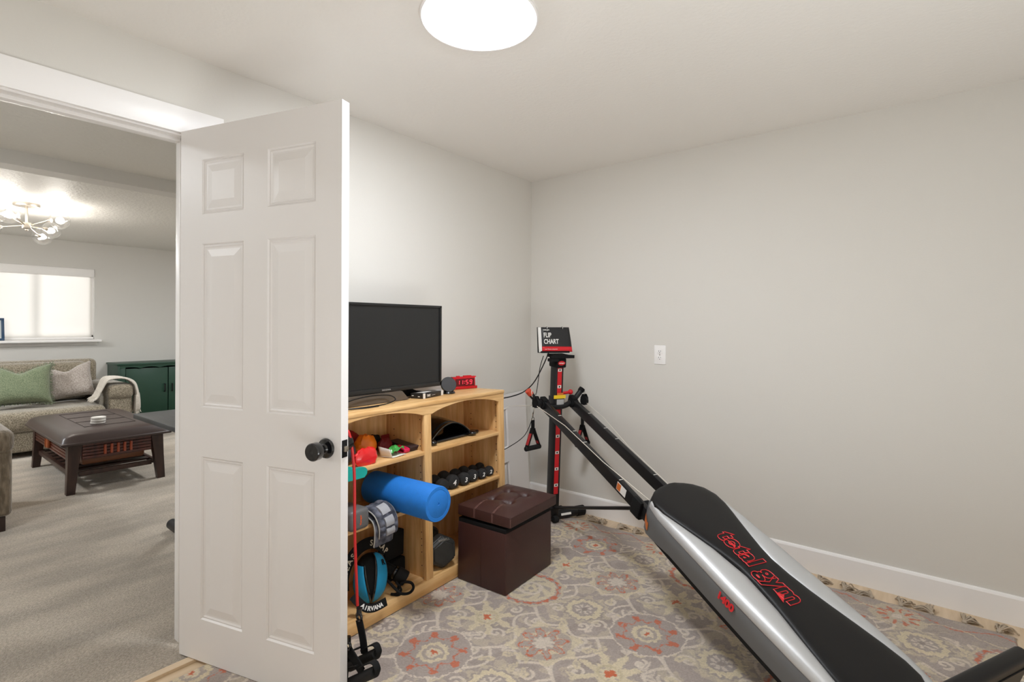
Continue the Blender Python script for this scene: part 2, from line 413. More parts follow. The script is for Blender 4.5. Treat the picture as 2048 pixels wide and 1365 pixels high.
# ------------------------------------------------------------------ ceiling lights
EM = bpy.data.materials.new('light_diffuser'); EM.use_nodes = True
EM.node_tree.nodes['Principled BSDF'].inputs['Emission Color'].default_value = (.90, .945, 1, 1)
EM.node_tree.nodes['Principled BSDF'].inputs['Emission Strength'].default_value = 81
def disc_light(x, y, label):
    t = thing('ceiling_light', label, 'ceiling light', (x, y, H))
    b = MB(); b.lathe([(.19, 0), (.205, 0), (.205, -.010), (.200, -.014), (.194, -.013), (.19, -.008)], 64)
    b.build('trim_ring', TRIM, t)
    b = MB(); b.lathe([(0, -.004), (.1925, -.004), (.192, -.012), (.175, -.019), (.1, -.023), (0, -.024)], 64); b.build('diffuser', EM, t)
    return t
disc_light(1.095, -1.793, 'round white flush ceiling light glowing over the gym room')

# chandelier in the lounge
ch = thing('chandelier', 'brushed nickel chandelier with clear glass globes on the lounge ceiling', 'chandelier', (-3.72, -2.24, LZ))
b = MB(); b.lathe([(0, 0), (.09, 0), (.09, -.02), (.086, -.026), (0, -.027)], 36); b.build('canopy', NICK, ch)
b = MB(); b.tube([(0, 0, -.02), (0, 0, -.17)], .0105); b.build('stem', NICK, ch)
b = MB(); b.box((0, 0, -.19), (.055, .055, .05), bev=.006); b.ball((0, 0, -.225), .012, 12); b.build('hub', NICK, ch)
EMB = bpy.data.materials.new('bulb_glow'); EMB.use_nodes = True
EMB.node_tree.nodes['Principled BSDF'].inputs['Emission Color'].default_value = (1, .95, .88, 1)
EMB.node_tree.nodes['Principled BSDF'].inputs['Emission Strength'].default_value = 12
for i, (a, up_, rr) in enumerate(((45, .05, .225), (138, .012, .265), (151, -.048, .27), (-36, .05, .19), (-64, .06, .19), (-140, -.012, .27))):
    d = Vector((cos(R(a)), sin(R(a)), 0)); e = d*rr + Vector((0, 0, -.19+up_))
    b = MB(); b.tube([d*.02+Vector((0, 0, -.19)), e-(d*.05)], .0055, 10); arm = b.build('arm', NICK, ch)
    b = MB(); b.tube([e-d*.06, e-d*.03], [.012, .018], 14); b.build('socket', NICK, arm)
    b = MB(); b.ball(e+d*.035, .073, 28); g = b.build('glass_globe', THIN, ch)
    b = MB(); b.ball(e+d*.03, .024, 16); b.build('bulb', EMB, g)
    lamp('bulb_light', 'POINT', e+d*.03, 12, (1, .94, .86), .03, parent=ch)
# ------------------------------------------------------------------ rug: woven pattern as vertex colours of a dense pile grid
RX0, RX1, RY0, RY1, RT = .19, 2.61, -3.16, -.148, .012
rng = np.random.default_rng(5)
STEP = .0034
nx = int((RX1-RX0)/STEP); ny = int((RY1-RY0)/STEP)
gx = np.linspace(RX0, RX1, nx); gy = np.linspace(RY0, RY1, ny)
X, Y = np.meshgrid(gx, gy, indexing='ij')
def vnoise(x, y, sc, seed):
    r = np.random.default_rng(seed).random((257, 257)); x = x*sc+50; y = y*sc+50
    xi = np.floor(x).astype(int); yi = np.floor(y).astype(int); fx = x-xi; fy = y-yi
    fx = fx*fx*(3-2*fx); fy = fy*fy*(3-2*fy)
    g = lambda i, j: r[(i) % 256, (j) % 256]
    return (g(xi, yi)*(1-fx)+g(xi+1, yi)*fx)*(1-fy)+(g(xi, yi+1)*(1-fx)+g(xi+1, yi+1)*fx)*fy
wob = .013
Xw = X + (vnoise(X, Y, 45, 1)-.5)*wob + (vnoise(X, Y, 160, 3)-.5)*.009; Yw = Y + (vnoise(X, Y, 45, 2)-.5)*wob + (vnoise(X, Y, 160, 4)-.5)*.009
GREYC, CREAM, PALE, ORANGE, GOLD, DGREY = [np.array(lin(c)) for c in ((170, 157, 149), (213, 199, 170), (214, 201, 186), (200, 106, 72), (190, 176, 144), (156, 143, 134))]
col = np.tile(GREYC, (nx, ny, 1))
def paint(mask, c, a=1.0):
    col[mask] = col[mask]*(1-a)+c*a
n1 = vnoise(X, Y, 18, 11); n2 = vnoise(X, Y, 40, 12)
paint((n1 > .56) & (n2 > .45), CREAM, .35)
paint((n1 < .36) & (n2 < .5), DGREY, .5)
# scrolling vines: pale lines stamped along curves
mask = np.zeros((nx, ny), bool)
def stamp(P, w):
    P = np.array(P); ii = ((P[:, 0]-RX0)/STEP).astype(int); jj = ((P[:, 1]-RY0)/STEP).astype(int); k = int(round(w/STEP))
    for a in range(-k, k+1):
        for c in range(-k, k+1):
            if a*a+c*c <= k*k+1:
                u = ii+a; v = jj+c; ok = (u >= 0) & (u < nx) & (v >= 0) & (v < ny); mask[u[ok], v[ok]] = True
LX = [.51+.30*i for i in range(-2, 9)]; LY = [-.45-.32*j for j in range(-1, 10)]
t = np.linspace(0, 1, 260)
def spiral(cx, cy, r, a0, turns, sg):
    a = a0+sg*t*turns*2*pi; rr = r*(1-.86*t); return np.stack([cx+rr*np.cos(a), cy+rr*np.sin(a)], -1)
for i, x in enumerate(LX):
    for j, y in enumerate(LY):
        s = 1 if (i+j) % 2 else -1
        stamp(np.stack([x+.15+.05*np.sin(t*2*pi)*s, y-.16+t*.32], -1), .003)
        stamp(np.stack([x+t*.30, y+.16+.045*np.sin(t*2*pi)*s], -1), .003)
        stamp(spiral(x+.15+.035*s, y+.10, .045, pi if s > 0 else 0, 1.3, s), .0032)
        stamp(spiral(x+.15-.045*s, y-.07, .036, 0 if s > 0 else pi, 1.2, s), .0032)
        stamp(spiral(x+.06, y+.16-.04*s, .03, pi/2*s, 1.1, -s), .003)
inner = (Y < -.34) 
paint(mask & inner, PALE, .9)
# leaf sprigs
for i, x in enumerate(LX):
    for j, y in enumerate(LY):
        for k in range(7):
            a = rng.random()*2*pi; r = .125+rng.random()*.03; cx = x+r*cos(a); cy = y+r*sin(a); th = rng.random()*pi
            u = (Xw-cx)*cos(th)+(Yw-cy)*sin(th); v = -(Xw-cx)*sin(th)+(Yw-cy)*cos(th)
            sl = (abs(u) < .05) & (abs(v) < .03)
            paint(sl & ((u/.034)**2+(v/(.013*(1.1-u/.06)))**2 < 1) & inner, CREAM if k % 3 else PALE, .8)
            paint(sl & ((u/.018)**2+(v/.005)**2 < 1) & inner, GREYC, .6)
def win_(cx, cy, r):
    i0 = max(0, int((cx-r-RX0)/STEP)); i1 = min(nx, int((cx+r-RX0)/STEP)+1); j0 = max(0, int((cy-r-RY0)/STEP)); j1 = min(ny, int((cy+r-RY0)/STEP)+1)
    return (slice(i0, i1), slice(j0, j1)) if i1 > i0 and j1 > j0 else None
def motif(kind, cx, cy):
    s = win_(cx, cy, .2)
    if s is None: return
    dx = Xw[s]-cx; dy = Yw[s]-cy; r = np.hypot(dx, dy); a = np.arctan2(dy, dx); c = col[s]; N = vnoise(X[s], Y[s], 70, 21)
    def p(m, k, al=1.0): c[m] = c[m]*(1-al)+k*al
    if kind == 'rosette':
        p(r < .150, GREYC); p((r > .146) & (r < .153), PALE)
        rr = .105+.012*np.cos(8*a); p((abs(r-(rr-.012)) < .0032) & (np.cos(8*a) < .75), ORANGE, .85)
        for k in range(8):
            q = k*pi/4; ux = dx-.112*cos(q); uy = dy-.112*sin(q); rad = ux*cos(q)+uy*sin(q); tg = -ux*sin(q)+uy*cos(q)
            p(((rad/.021)**2+(tg/(.010+.35*np.clip(rad+.012, 0, .04)))**2 < 1) & (N > .22), ORANGE, .88)
        p(r < .062+.004*np.cos(12*a), CREAM); p((r < .044) & (r > .03) , GREYC, .9); p((r < .03) & (np.cos(9*a) > .1), PALE, .8); p(r < .014+.003*np.cos(5*a), ORANGE)
    elif kind == 'star':
        p(r < .135+.018*np.cos(8*a+.4)+.02*(N-.5), CREAM, .75); p((r < .112) & (r > .086+.01*np.cos(8*a)), GREYC, .8)
        e = .068+.026*np.abs(np.cos(4*a))**1.5*2-.02; p(r < e, GREYC, .9); p(abs(r-e) < .0048, ORANGE, .9); p((abs(np.sin(4*a)) < .28) & (r < .072) & (r > .034), ORANGE, .45); p(r < .04+.008*np.cos(8*a), PALE, .95)
    elif kind == 'medallion':
        e = .082+.006*np.cos(14*a); p(r < e, CREAM); p(r < .056+.003*np.cos(14*a), GREYC); p((r < .044) & (np.cos(8*a) > .0) & (r > .016), PALE, .9); p(r < .013, DGREY)
        p((r > e+.012) & (r < e+.03+.012*np.cos(10*a)), CREAM, .5)
    elif kind == 'scallop':
        p(r < .165, GREYC, .8); e = .135+.007*np.abs(np.cos(9*a)); p(abs(r-e+.004) < .0042, ORANGE, .8); p((np.cos(18*a) > .1) & (r > .126) & (r < .149) & (N > .25), ORANGE, .85)
        p(r < .122, CREAM, .85); p((r < .098) & (np.cos(7*a+12*r*8) > .15), GREYC, .85); p((r < .06) & (r > .045), PALE, .9); p(r < .032, CREAM); p(r < .015, GREYC)
        p((r > .15) & (r < .162), CREAM, .6)
    elif kind == 'bloom':
        e = .088+.034*np.cos(8*a)+.012*np.cos(16*a)+.03*(N-.5); p(r < e, CREAM, .9); p((r < e*.62) & (np.cos(8*a+pi) > .35) & (r > .03), GREYC, .7); p((r < .05) & (r > .04), GOLD, .6)
        p(r < .017+.007*np.cos(4*a), ORANGE)
    elif kind == 'border':
        p((r < .105) & (N > .25), CREAM, .55)
        for k in range(10):
            q = k*pi/5+.2; rad = dx*cos(q)+dy*sin(q)-.06; tg = -dx*sin(q)+dy*cos(q); p(((rad/.022)**2+(tg/.0075)**2 < 1), ORANGE, .85)
        p(r < .022, PALE)
    col[s] = c
for i, x in enumerate(LX):
    for j, y in enumerate(LY):
        if y > -.4: continue
        ii = i-2; jj = j-1
        if ii % 2 == 0: k = 'medallion' if jj % 2 == 0 else 'star'
        else:
            if jj % 2: k = 'bloom'
            else: k = 'rosette' if ((ii//2)+(jj//2)) % 2 == 0 else 'scallop'
        motif(k, x, y)
# border band along the fringed end
bd = (Y > -.345); paint(bd, GREYC, .55); paint(bd & (abs(Yw+.345) < .004), PALE)
paint((abs(Yw+.215-.03*np.sin(Xw*2*pi/.275)) < .0042) & bd, ORANGE, .75); paint((abs(Yw+.255+.03*np.sin(Xw*2*pi/.275)) < .004) & bd, CREAM, .8)
for k in range(5): motif('border', .57+.55*k, -.265)
for k in range(5): motif('border', .295+.55*k, -.20) if False else None
col *= (0.86+.28*rng.random((nx, ny, 1))); col *= (.94+.12*vnoise(X, Y, 9, 31))[..., None]
verts = np.zeros((nx, ny, 3), np.float32); verts[..., 0] = X; verts[..., 1] = Y
verts[..., 2] = RT + (vnoise(X, Y, 120, 41)-.5)*.0016
edge = np.minimum(np.minimum(X-RX0, RX1-X), np.minimum(Y-RY0, RY1-Y)); verts[..., 2] -= np.clip(1-edge/.008, 0, 1)**2*.010
_lx = (X-.473)*.99946+(Y+1.82)*.033; _ly = -(X-.473)*.033+(Y+1.82)*.99946
_u = (_lx > -.32) & (_lx < .012) & (_ly > -.235) & (_ly < 1.02)
verts[..., 2][_u] = np.minimum(verts[..., 2][_u], .0108+.0262*np.clip(_lx[_u], -.32, 0))
for _s in (-1, 1):
    _d = np.hypot(X-(.389+_s*.0966), Y-(-.284+_s*.1892)); _u = _d < .075
    verts[..., 2][_u] = np.minimum(verts[..., 2][_u], .0085)
idx = np.arange(nx*ny).reshape(nx, ny)
q = np.stack([idx[:-1, :-1], idx[1:, :-1], idx[1:, 1:], idx[:-1, 1:]], -1).reshape(-1, 4)
me = bpy.data.meshes.new('area_rug'); me.vertices.add(nx*ny); me.vertices.foreach_set('co', verts.reshape(-1))
me.loops.add(q.size); me.loops.foreach_set('vertex_index', q.reshape(-1)); me.polygons.add(len(q))
me.polygons.foreach_set('loop_start', np.arange(0, q.size, 4)); me.polygons.foreach_set('loop_total', np.full(len(q), 4)); me.update(calc_edges=True)
ca = me.color_attributes.new('weave', 'FLOAT_COLOR', 'POINT'); ca.data.foreach_set('color', np.concatenate([col, np.ones((nx, ny, 1))], -1).astype(np.float32).reshape(-1))
rugm = mat('wool_rug', (170, 158, 148), .95, bump=.55, bscale=420, spec=.08, sheen=.2)
at = rugm.node_tree.nodes.new('ShaderNodeAttribute'); at.attribute_name = 'weave'
rugm.node_tree.links.new(at.outputs['Color'], rugm.node_tree.nodes['Principled BSDF'].inputs['Base Color'])
me.materials.append(rugm); me.shade_smooth()
rug = bpy.data.objects.new('area_rug', me); C.objects.link(rug)
tag(rug, 'grey beige wool rug with cream and orange flowers and tasselled end', 'rug')
TAS = mat('tassel_yarn', (198, 182, 162), .95, bump=.5, bscale=300, var=.15, vscale=60)
random.seed(3)
for k in range(22):
    if k == 2: continue
    x = RX0+.05+k*(RX1-RX0-.1)/21; b = MB(); a0 = random.uniform(-.5, .5)
    b.ball((x, RY1+.008, .012), (.010, .010, .009), 10)
    for m in range(17):
        a = a0*1.6+random.uniform(-.75, .75); L = random.uniform(.045, .085); h = random.uniform(.006, .028)
        d = Vector((sin(a), cos(a), 0)); p = Vector((x, RY1+.01, .012))
        b.tube(smoothpts([p, p+d*L*.5+Vector((random.uniform(-.008, .008), 0, h-.006)), p+d*L+Vector((random.uniform(-.01, .01), 0, -.009))], 4), .0031, 5)
    b.tube([(x-.055, RY1-.002, .006), (x, RY1+.006, .008), (x+.055, RY1-.002, .006)], .003, 6)
    b.build('tassel', TAS, rug)

# ------------------------------------------------------------------ pine bookcase, leaning back a little on the rug
A0 = Vector((.473, -1.82, .0135)); d_ = Vector((-.033, .9995, 0)).normalized(); n_ = Vector((d_.y, -d_.x, 0)); tl_ = R(1.5)
up_ = Vector((0, 0, cos(tl_))) - n_*sin(tl_); nn_ = n_*cos(tl_) + Vector((0, 0, sin(tl_)))
BK = Matrix((nn_, d_, up_)).transposed().to_4x4(); BK.translation = A0
S0, S1, SM0, SM1, BH, BD = -.21, .995, .371, .417, .912, .30
bk = thing('bookcase', 'pine bookcase with arched top rail holding exercise gear', 'bookcase', mw=BK)
def board(name, m, x0, x1, y0, y1, z0, z1, bev=.002, par=None):
    b = MB(); b.box(((x0+x1)/2, (y0+y1)/2, (z0+z1)/2), (x1-x0, y1-y0, z1-z0), bev=bev); return b.build(name, m, par or bk)
board('top_board', PY, -BD, .004, S0-.004, S1+.004, BH-.02, BH, .005)
board('back_panel', PZ, -BD, -BD+.007, S0+.01, S1-.01, .03, BH-.02, 0)
def pegside(name, y0, y1, faces):
    b = MB(); b.box((-BD/2-.005, (y0+y1)/2, (BH-.02)/2), (BD-.03+.01, y1-y0, BH-.02), bev=.001); b.mi = 1
    for fy in faces:
        for xx in (-.045, -.235):
            for z in [.12+.032*k for k in range(23)]:
                if z % .16 < .13: b.tube([(xx, fy-.0006, z), (xx, fy+.0006, z)], .0028, 8)
    return b.build(name, [PZ, BLKM], bk)
pegside('side_panel', S1-.019, S1, (S1-.019,)); pegside('side_panel', S0, S0+.019, (S0+.019,)); pegside('divider', .385, .403, (.385, .403))
for y0, y1 in ((S1-.047, S1), (SM0, SM1), (S0, S0+.047)): board('stile', PZ, -.019, 0, y0, y1, .06, BH-.062, .002)
board('base_rail', PY, -.019, .001, S0, S1, 0, .062, .003)
for y0, y1 in ((S0+.02, .39), (.40, S1-.02)):
    c0, c1 = (S0+.047, SM0) if y0 < 0 else (SM1, S1-.047)
    P = [(y0-.02 if y0 < 0 else .394, BH-.02), (y0-.02 if y0 < 0 else .394, .85), (c0, .85), (c0+.012, .852)]
    P += [(c0+.012+(c1-c0-.024)*k/24, .853+.034*sin(pi*k/24)**.8) for k in range(1, 24)]
    P += [(c1-.012, .852), (c1, .85), (.394 if y0 < 0 else S1, .85), (.394 if y0 < 0 else S1, BH-.02)]
    b = MB(); b.prism([(p[0], p[1]) for p in P], .019, Matrix(((0, 0, 1, -.019), (1, 0, 0, 0), (0, 1, 0, 0), (0, 0, 0, 1)))); b.build('arched_rail', PY, bk)
for y0, y1, zt in ((S0+.019, .385, .676), (S0+.019, .385, .431), (.403, S1-.019, .678), (.403, S1-.019, .433)):
    board('shelf', PY, -BD+.007, -.002, y0+.001, y1-.001, zt-.018, zt, .003)
board('bottom_shelf', PY, -BD+.007, -.019, S0+.019, S1-.019, .044, .062, .001)
def bkp(x, y, z): return BK @ Vector((x, y, z))
def bkm(x, y, z, rz=0, rx=0, ry=0):
    return BK @ Matrix.Translation((x, y, z)) @ Matrix.Rotation(rz, 4, 'Z') @ Matrix.Rotation(ry, 4, 'Y') @ Matrix.Rotation(rx, 4, 'X')

# spare closet door leaning between bookcase and wall
LEAN = thing('spare_door_panel', 'white raised panel door leaning on the wall behind the bookcase', 'door panel', (.062, -.115, 0), 0)
b = MB(); th = .03
LW, LH = .62, .81
rows2 = [(.06, .352), (.447, .715)]; cols2 = [(-.52, -.215)]
xs = sorted({-LW, 0, *cols2[0]}); zs = sorted({0, LH, *rows2[0], *rows2[1]})
for i in range(len(xs)-1):
    for j in range(len(zs)-1):
        x0, x1, z0, z1 = xs[i], xs[i+1], zs[j], zs[j+1]
        if (x0, x1) in cols2 and (z0, z1) in rows2:
            prev = None
            for ins, dp in ((0, 0), (.008, .009), (.02, .009), (.05, .002)):
                ring = [b.bm.verts.new((th/2-dp, p, q_)) for p, q_ in ((x0+ins, z0+ins), (x1-ins, z0+ins), (x1-ins, z1-ins), (x0+ins, z1-ins))]
                if prev:
                    for k in range(4): b._f([prev[k], prev[(k+1) % 4], ring[(k+1) % 4], ring[k]])
                prev = ring
            b._f(prev)
        else: b._f([b.bm.verts.new((th/2, p, q_)) for p, q_ in ((x0, z0), (x1, z0), (x1, z1), (x0, z1))])
bmesh.ops.remove_doubles(b.bm, verts=list(b.bm.verts), dist=1e-5)
b.box((-.004, -LW/2, LH/2), (th-.01, LW, LH))
b.build('door_slab', DOORM, LEAN, smooth=False)
LEAN.rotation_euler = (R(2.4), R(-1.7), 0); LEAN.location = (.055, -.095, .012)
# ------------------------------------------------------------------ things on top of the bookcase
TVB = mat('tv_bezel', (28, 28, 28), .35); TVS = mat('tv_screen', (34, 34, 34), .3, spec=.4)
tv = thing('television', 'black flat screen television standing on the pine bookcase', 'television', (.28, -1.555, .9205))
b = MB(); b.box((-.022, 0, .265), (.036, .73, .425), bev=.004); b.box((-.055, 0, .25), (.05, .5, .28), bev=.02)
for c, d in (((.001, 0, .4715), (.010, .73, .012)), ((.001, 0, .062), (.010, .73, .022)), ((.001, .359, .265), (.010, .012, .42)), ((.001, -.359, .265), (.010, .012, .42))): b.box(c, d, bev=.0015)
b.build('casing', TVB, tv)
b = MB(); b.box((-.003, 0, .27), (.004, .706, .395)); b.build('screen', TVS, tv, smooth=False)
b = MB(); b.text('INSIGNIA', .010, Matrix(((0, 0, 1, .0064), (1, 0, 0, 0), (0, 1, 0, .0585), (0, 0, 0, 1))), .0003, align='CENTER', spacing=1.3); b.build('brand_lettering', mat('pale_print', (190, 188, 184), .5), tv, smooth=False)
b = MB(); b.prism([(-.36, .0), (.155, .0), (.11, .045), (-.32, .045)], .02, Matrix(((0, 0, 1, -.006), (1, 0, 0, -.02), (0, 1, 0, .004), (0, 0, 0, 1))))
b.build('stand', mat('glossy_brown_plinth', (92, 84, 76), .2), tv, smooth=False)
b = MB(); b.prism([(.17, .004), (.355, .004), (.35, .012), (.25, .030), (.21, .046), (.17, .046)], .030, Matrix(((0, 0, 1, -.096), (1, 0, 0, 0), (0, 1, 0, 0), (0, 0, 0, 1))))
b.build('stand_foot', BLKM, tv)
lp = MB(); lp.tube(smoothpts([bkp(-.10, .0, .917), bkp(-.075, .10, .917), bkp(-.08, .21, .918), bkp(-.105, .285, .928), bkp(-.13, .27, .948), bkp(-.137, .17, .955), bkp(-.137, .07, .948), bkp(-.125, .0, .932), bkp(-.09, .0, .92), bkp(-.062, .06, .917), bkp(-.06, .15, .917)], 6), .0028, 8)
o = lp.build('power_cord', BLK); tag(o, 'black cord curled in a loop in front of the television', 'cord')

md = thing('tape_case', 'small black and white boxed cassette lying on the bookcase top', 'case', mw=bkm(-.092, .458, .9128, R(11)))
BW = mat('case_black', (34, 32, 30), .35)
b = MB(); b.box((-.041, .088, .013), (.082, .176, .026), bev=.0015); b.build('case_body', BW, md)
b = MB(); b.box((-.002, .006, .013), (.006, .014, .0265), bev=.001); b.box((-.002, .166, .013), (.006, .020, .0265), bev=.001); b.box((-.044, .065, .0264), (.040, .075, .0008)); b.box((-.041, .160, .0264), (.070, .010, .0008)); b.box((-.068, .001, .014), (.012, .003, .004)); b.box((-.03, .001, .010), (.012, .003, .004))
b.build('paper_label', WHT, md, smooth=False)
b = MB(); b.text('TXC', .015, Matrix(((0, 0, 1, .0004), (1, 0, 0, .028), (0, 1, 0, .0075), (0, 0, 0, 1))), .0004, bold=.0006); b.text('..........', .014, Matrix(((0, 0, 1, .0004), (1, 0, 0, .070), (0, 1, 0, .011), (0, 0, 0, 1))), .0004)
b.build('spine_lettering', WHT, md, smooth=False)

sp = thing('round_speaker', 'small round charcoal speaker with tilted disc face by the red clock', 'speaker', mw=bkm(-.15, .695, .9125, R(-32)))
b = MB(); b.lathe([(0, 0), (.036, 0), (.038, .004), (.034, .012), (.02, .016), (0, .016)], 32); b.build('base', BLKG, sp)
Mx = Matrix.Translation((.004, 0, .047)) @ Matrix.Rotation(R(68), 4, 'Y')
b = MB(); b.lathe([(0, -.034), (.02, -.033), (.034, -.022), (.041, -.006), (.0435, .006), (.042, .012), (.040, .013)], 40, Mx); b.build('body', BLKG, sp)
b = MB(); b.lathe([(0, .0125), (.0405, .0125), (.0405, .0140), (0, .0150)], 40, Mx); b.build('face', mat('charcoal_cloth', (58, 58, 60), .75, bump=.1, bscale=900), sp)

ck = thing('alarm_clock', 'red digital alarm clock reading 11:59 at the bookcase end', 'clock', mw=bkm(-.200, .993, .9125, R(-23)))
b = MB(); b.prism([(0, 0), (-.062, 0), (-.055, .058), (-.04, .072), (-.012, .072), (-.002, .064)], -.15, Matrix(((1, 0, 0, 0), (0, 0, 1, 0), (0, 1, 0, 0), (0, 0, 0, 1))))
b.box((.002, -.075, .008), (.008, .152, .015), bev=.002); b.box((-.026, -.05, .074), (.018, .05, .006), bev=.002); b.box((-.026, -.11, .074), (.018, .02, .006), bev=.002)
b.build('casing', mat('red_gloss_plastic', (196, 16, 30), .25), ck, ang=25)
Mf = frame((.0012, -.139, .015), (0, 1, 0), (-.03, 0, 1))
b = MB(); b.box((.062, .024, -.0006), (.12, .042, .003), M=Mf); b.build('display_window', mat('dark_red_window', (92, 6, 14), .15), ck, smooth=False)
b = MB(); b.box((.134, .026, .0005), (.012, .05, .005), bev=.001, M=Mf); b.build('side_trim', SILV, ck)
segs = {'1': 'bc', '5': 'afgcd', '9': 'abcdfg'}
def digit(ch_, x, y, w, h, t_=.0028):
    q = {'a': ((w/2, h), (w, t_)), 'g': ((w/2, h/2), (w, t_)), 'd': ((w/2, 0), (w, t_)), 'b': ((w, h*.75), (t_, h*.42)), 'c': ((w, h*.25), (t_, h*.42)), 'f': ((0, h*.75), (t_, h*.42)), 'e': ((0, h*.25), (t_, h*.42))}
    for s_ in segs[ch_]:
        (cx, cy), (ww, hh) = q[s_]; b.box((x+cx+(cy-h/2)*.1, y+cy, .0014), (ww, hh, .0008), M=Mf)

LED = mat('led_red', (255, 70, 90), .4, emit=(255, 40, 60), estr=1.6)
for ch_, x in (('1', .012), ('1', .034), ('5', .068), ('9', .093)):
    b = MB(); digit(ch_, x, .013, .013, .023, .0026); b.build('digit', LED, ck, smooth=False)
b = MB()
for yy in (.019, .030): b.box((.0575+.001*(yy > .02), yy, .0014), (.003, .003, .0008), M=Mf)
b.build('colon', LED, ck, smooth=False)

# ------------------------------------------------------------------ helper for soft crumpled goods
def crumple(name, label, cat, m, c, r3, seed, amp=.35, rz=0, group=None, parent=None, fold=3):
    rnd = np.random.default_rng(seed); b = MB(); n = 26
    W = rnd.normal(size=(9, 3)); ph = rnd.random(9)*6.28; fr = 1.6+rnd.random(9)*fold
    rr = []
    for i in range(1, n//2):
        a = pi*i/(n//2); ring = []
        for k in range(n):
            q = Vector((sin(a)*cos(2*pi*k/n), sin(a)*sin(2*pi*k/n), -cos(a)))
            f = sum(abs(sin(fr[j]*(W[j][0]*q.x+W[j][1]*q.y+W[j][2]*q.z)+ph[j])) for j in range(9))/9
            f = 1+amp*(f-.6)*2.2; z = q.z*r3[2]*f; z = max(z, -r3[2]*.75)
            ring.append(Vector((q.x*r3[0]*f, q.y*r3[1]*f, z)))
        rr.append(ring)
    b.rings(rr)
    o = b.build(name, m, ang=28)
    o.matrix_world = bkm(c[0], c[1], c[2], rz)
    return tag(o, label, cat, group)
SR = mat('shiny_red_film', (222, 30, 34), .25, coat=.3); DR = mat('dark_red_cloth', (150, 22, 26), .7); OG = mat('orange_film', (236, 124, 22), .35, coat=.2)
crumple('red_bag', 'shiny crumpled red bag at the front of the upper left shelf', 'bag', SR, (-.034, .055, .7085), (.021, .058, .042), 3, .3)
crumple('orange_bag', 'crumpled orange bag behind the shiny red bag on the shelf', 'bag', OG, (-.150, .138, .7215), (.038, .060, .058), 8, .25)
crumple('red_cloth', 'dark red cloth heaped at the back of the upper left shelf', 'cloth', DR, (-.246, .075, .7315), (.031, .105, .072), 12, .3)
crumple('maroon_pouch', 'maroon pouch behind the green packet on the upper left shelf', 'pouch', mat('maroon_cloth', (112, 16, 26), .6), (-.163, .266, .7045), (.026, .038, .036), 22, .3)
crumple('black_pouch', 'black folded pouch at the back right of the upper left shelf', 'pouch', BLKM, (-.246, .268, .7085), (.031, .037, .042), 26, .25)
o = MB(); o.box((0, 0, 0), (.006, .054, .055), bev=.002); q = o.build('maroon_card', mat('maroon_card', (128, 14, 20), .6)); q.matrix_world = bkm(-.262, .353, .7065, .1, 0, R(-8)); tag(q, 'small maroon card leaning on the back panel behind the dark folded band', 'card')
# white folded card
b = MB(); b.grid(lambda u, v: Vector((-.092+.066*v, .170+.012*v+.012*u, .682+.045*(1-u)*(1-.2*v))), 2, 8); b.grid(lambda u, v: Vector((-.090+.066*v, .185+.012*v+.080*u, .6790+.003*u)), 3, 8)
for v_ in b.bm.verts: v_.co = v_.co
o = b.build('white_folder', mat('white_card', (228, 224, 216), .6), solid=.002); o.matrix_world = BK; tag(o, 'white folded card lying open on the upper left shelf', 'card')
b = MB(); b.grid(lambda u, v: Vector((-.092+.060*u, .205+.062*v+.008*sin(u*9), .698+.016*sin(pi*v)*sin(pi*u*.9)+.006*sin(14*u+9*v)+.012*v)), 14, 14)
o = b.build('green_packet', mat('green_film', (64, 158, 72), .25, coat=.4), solid=.003); o.matrix_world = BK; tag(o, 'shiny green packet on the white card', 'packet')
b = MB(); b.strap(smoothpts([(-.05, .300, .682), (-.048, .300, .694), (-.07, .300, .700), (-.118, .300, .704)], 5), (0, 1, 0), .034, .006); b.strap(smoothpts([(-.055, .300, .680), (-.085, .300, .683), (-.118, .300, .688)], 4), (0, 1, 0), .034, .005)
o = b.build('pink_band', mat('pink_rubber', (206, 30, 78), .35)); o.matrix_world = BK; tag(o, 'folded pink exercise band beside the green packet', 'exercise band')
b = MB()
for k in range(3): b.strap(smoothpts([(-.060+.005*k, .351, .681+.008*k), (-.12, .350, .684+.010*k), (-.20, .349, .688+.013*k)], 5), (0, 1, 0), .058, .006)
o = b.build('dark_band', mat('dark_plum_rubber', (58, 44, 48), .5)); o.matrix_world = BK; tag(o, 'dark plum folded exercise band at the right of the upper left shelf', 'exercise band')
b = MB(); b.ball((0, 0, 0), .055, 28); o = b.build('grey_ball', mat('slate_ball', (62, 66, 74), .5)); o.matrix_world = bkm(-.120, .0, .7325); tag(o, 'slate grey ball at the left end of the upper left shelf', 'ball')
b = MB(); P = [(-.006, .10), (-.006, .014), (-.012, 0)]
b.prism([(-.12, .0), (.008, .0), (.022, .012), (.024, .030), (.014, .041), (-.004, .046), (-.12, .049)], .014, Matrix(((0, 0, 1, .0025), (1, 0, 0, 0), (0, 1, 0, .640), (0, 0, 0, 1))))
b.box((-.03, -.072, .6835), (.075, .085, .008), bev=.003)
o = b.build('teal_band', mat('teal_rubber', (20, 160, 148), .45)); o.matrix_world = BK; tag(o, 'teal exercise band hanging over the edge of the upper left shelf', 'exercise band')

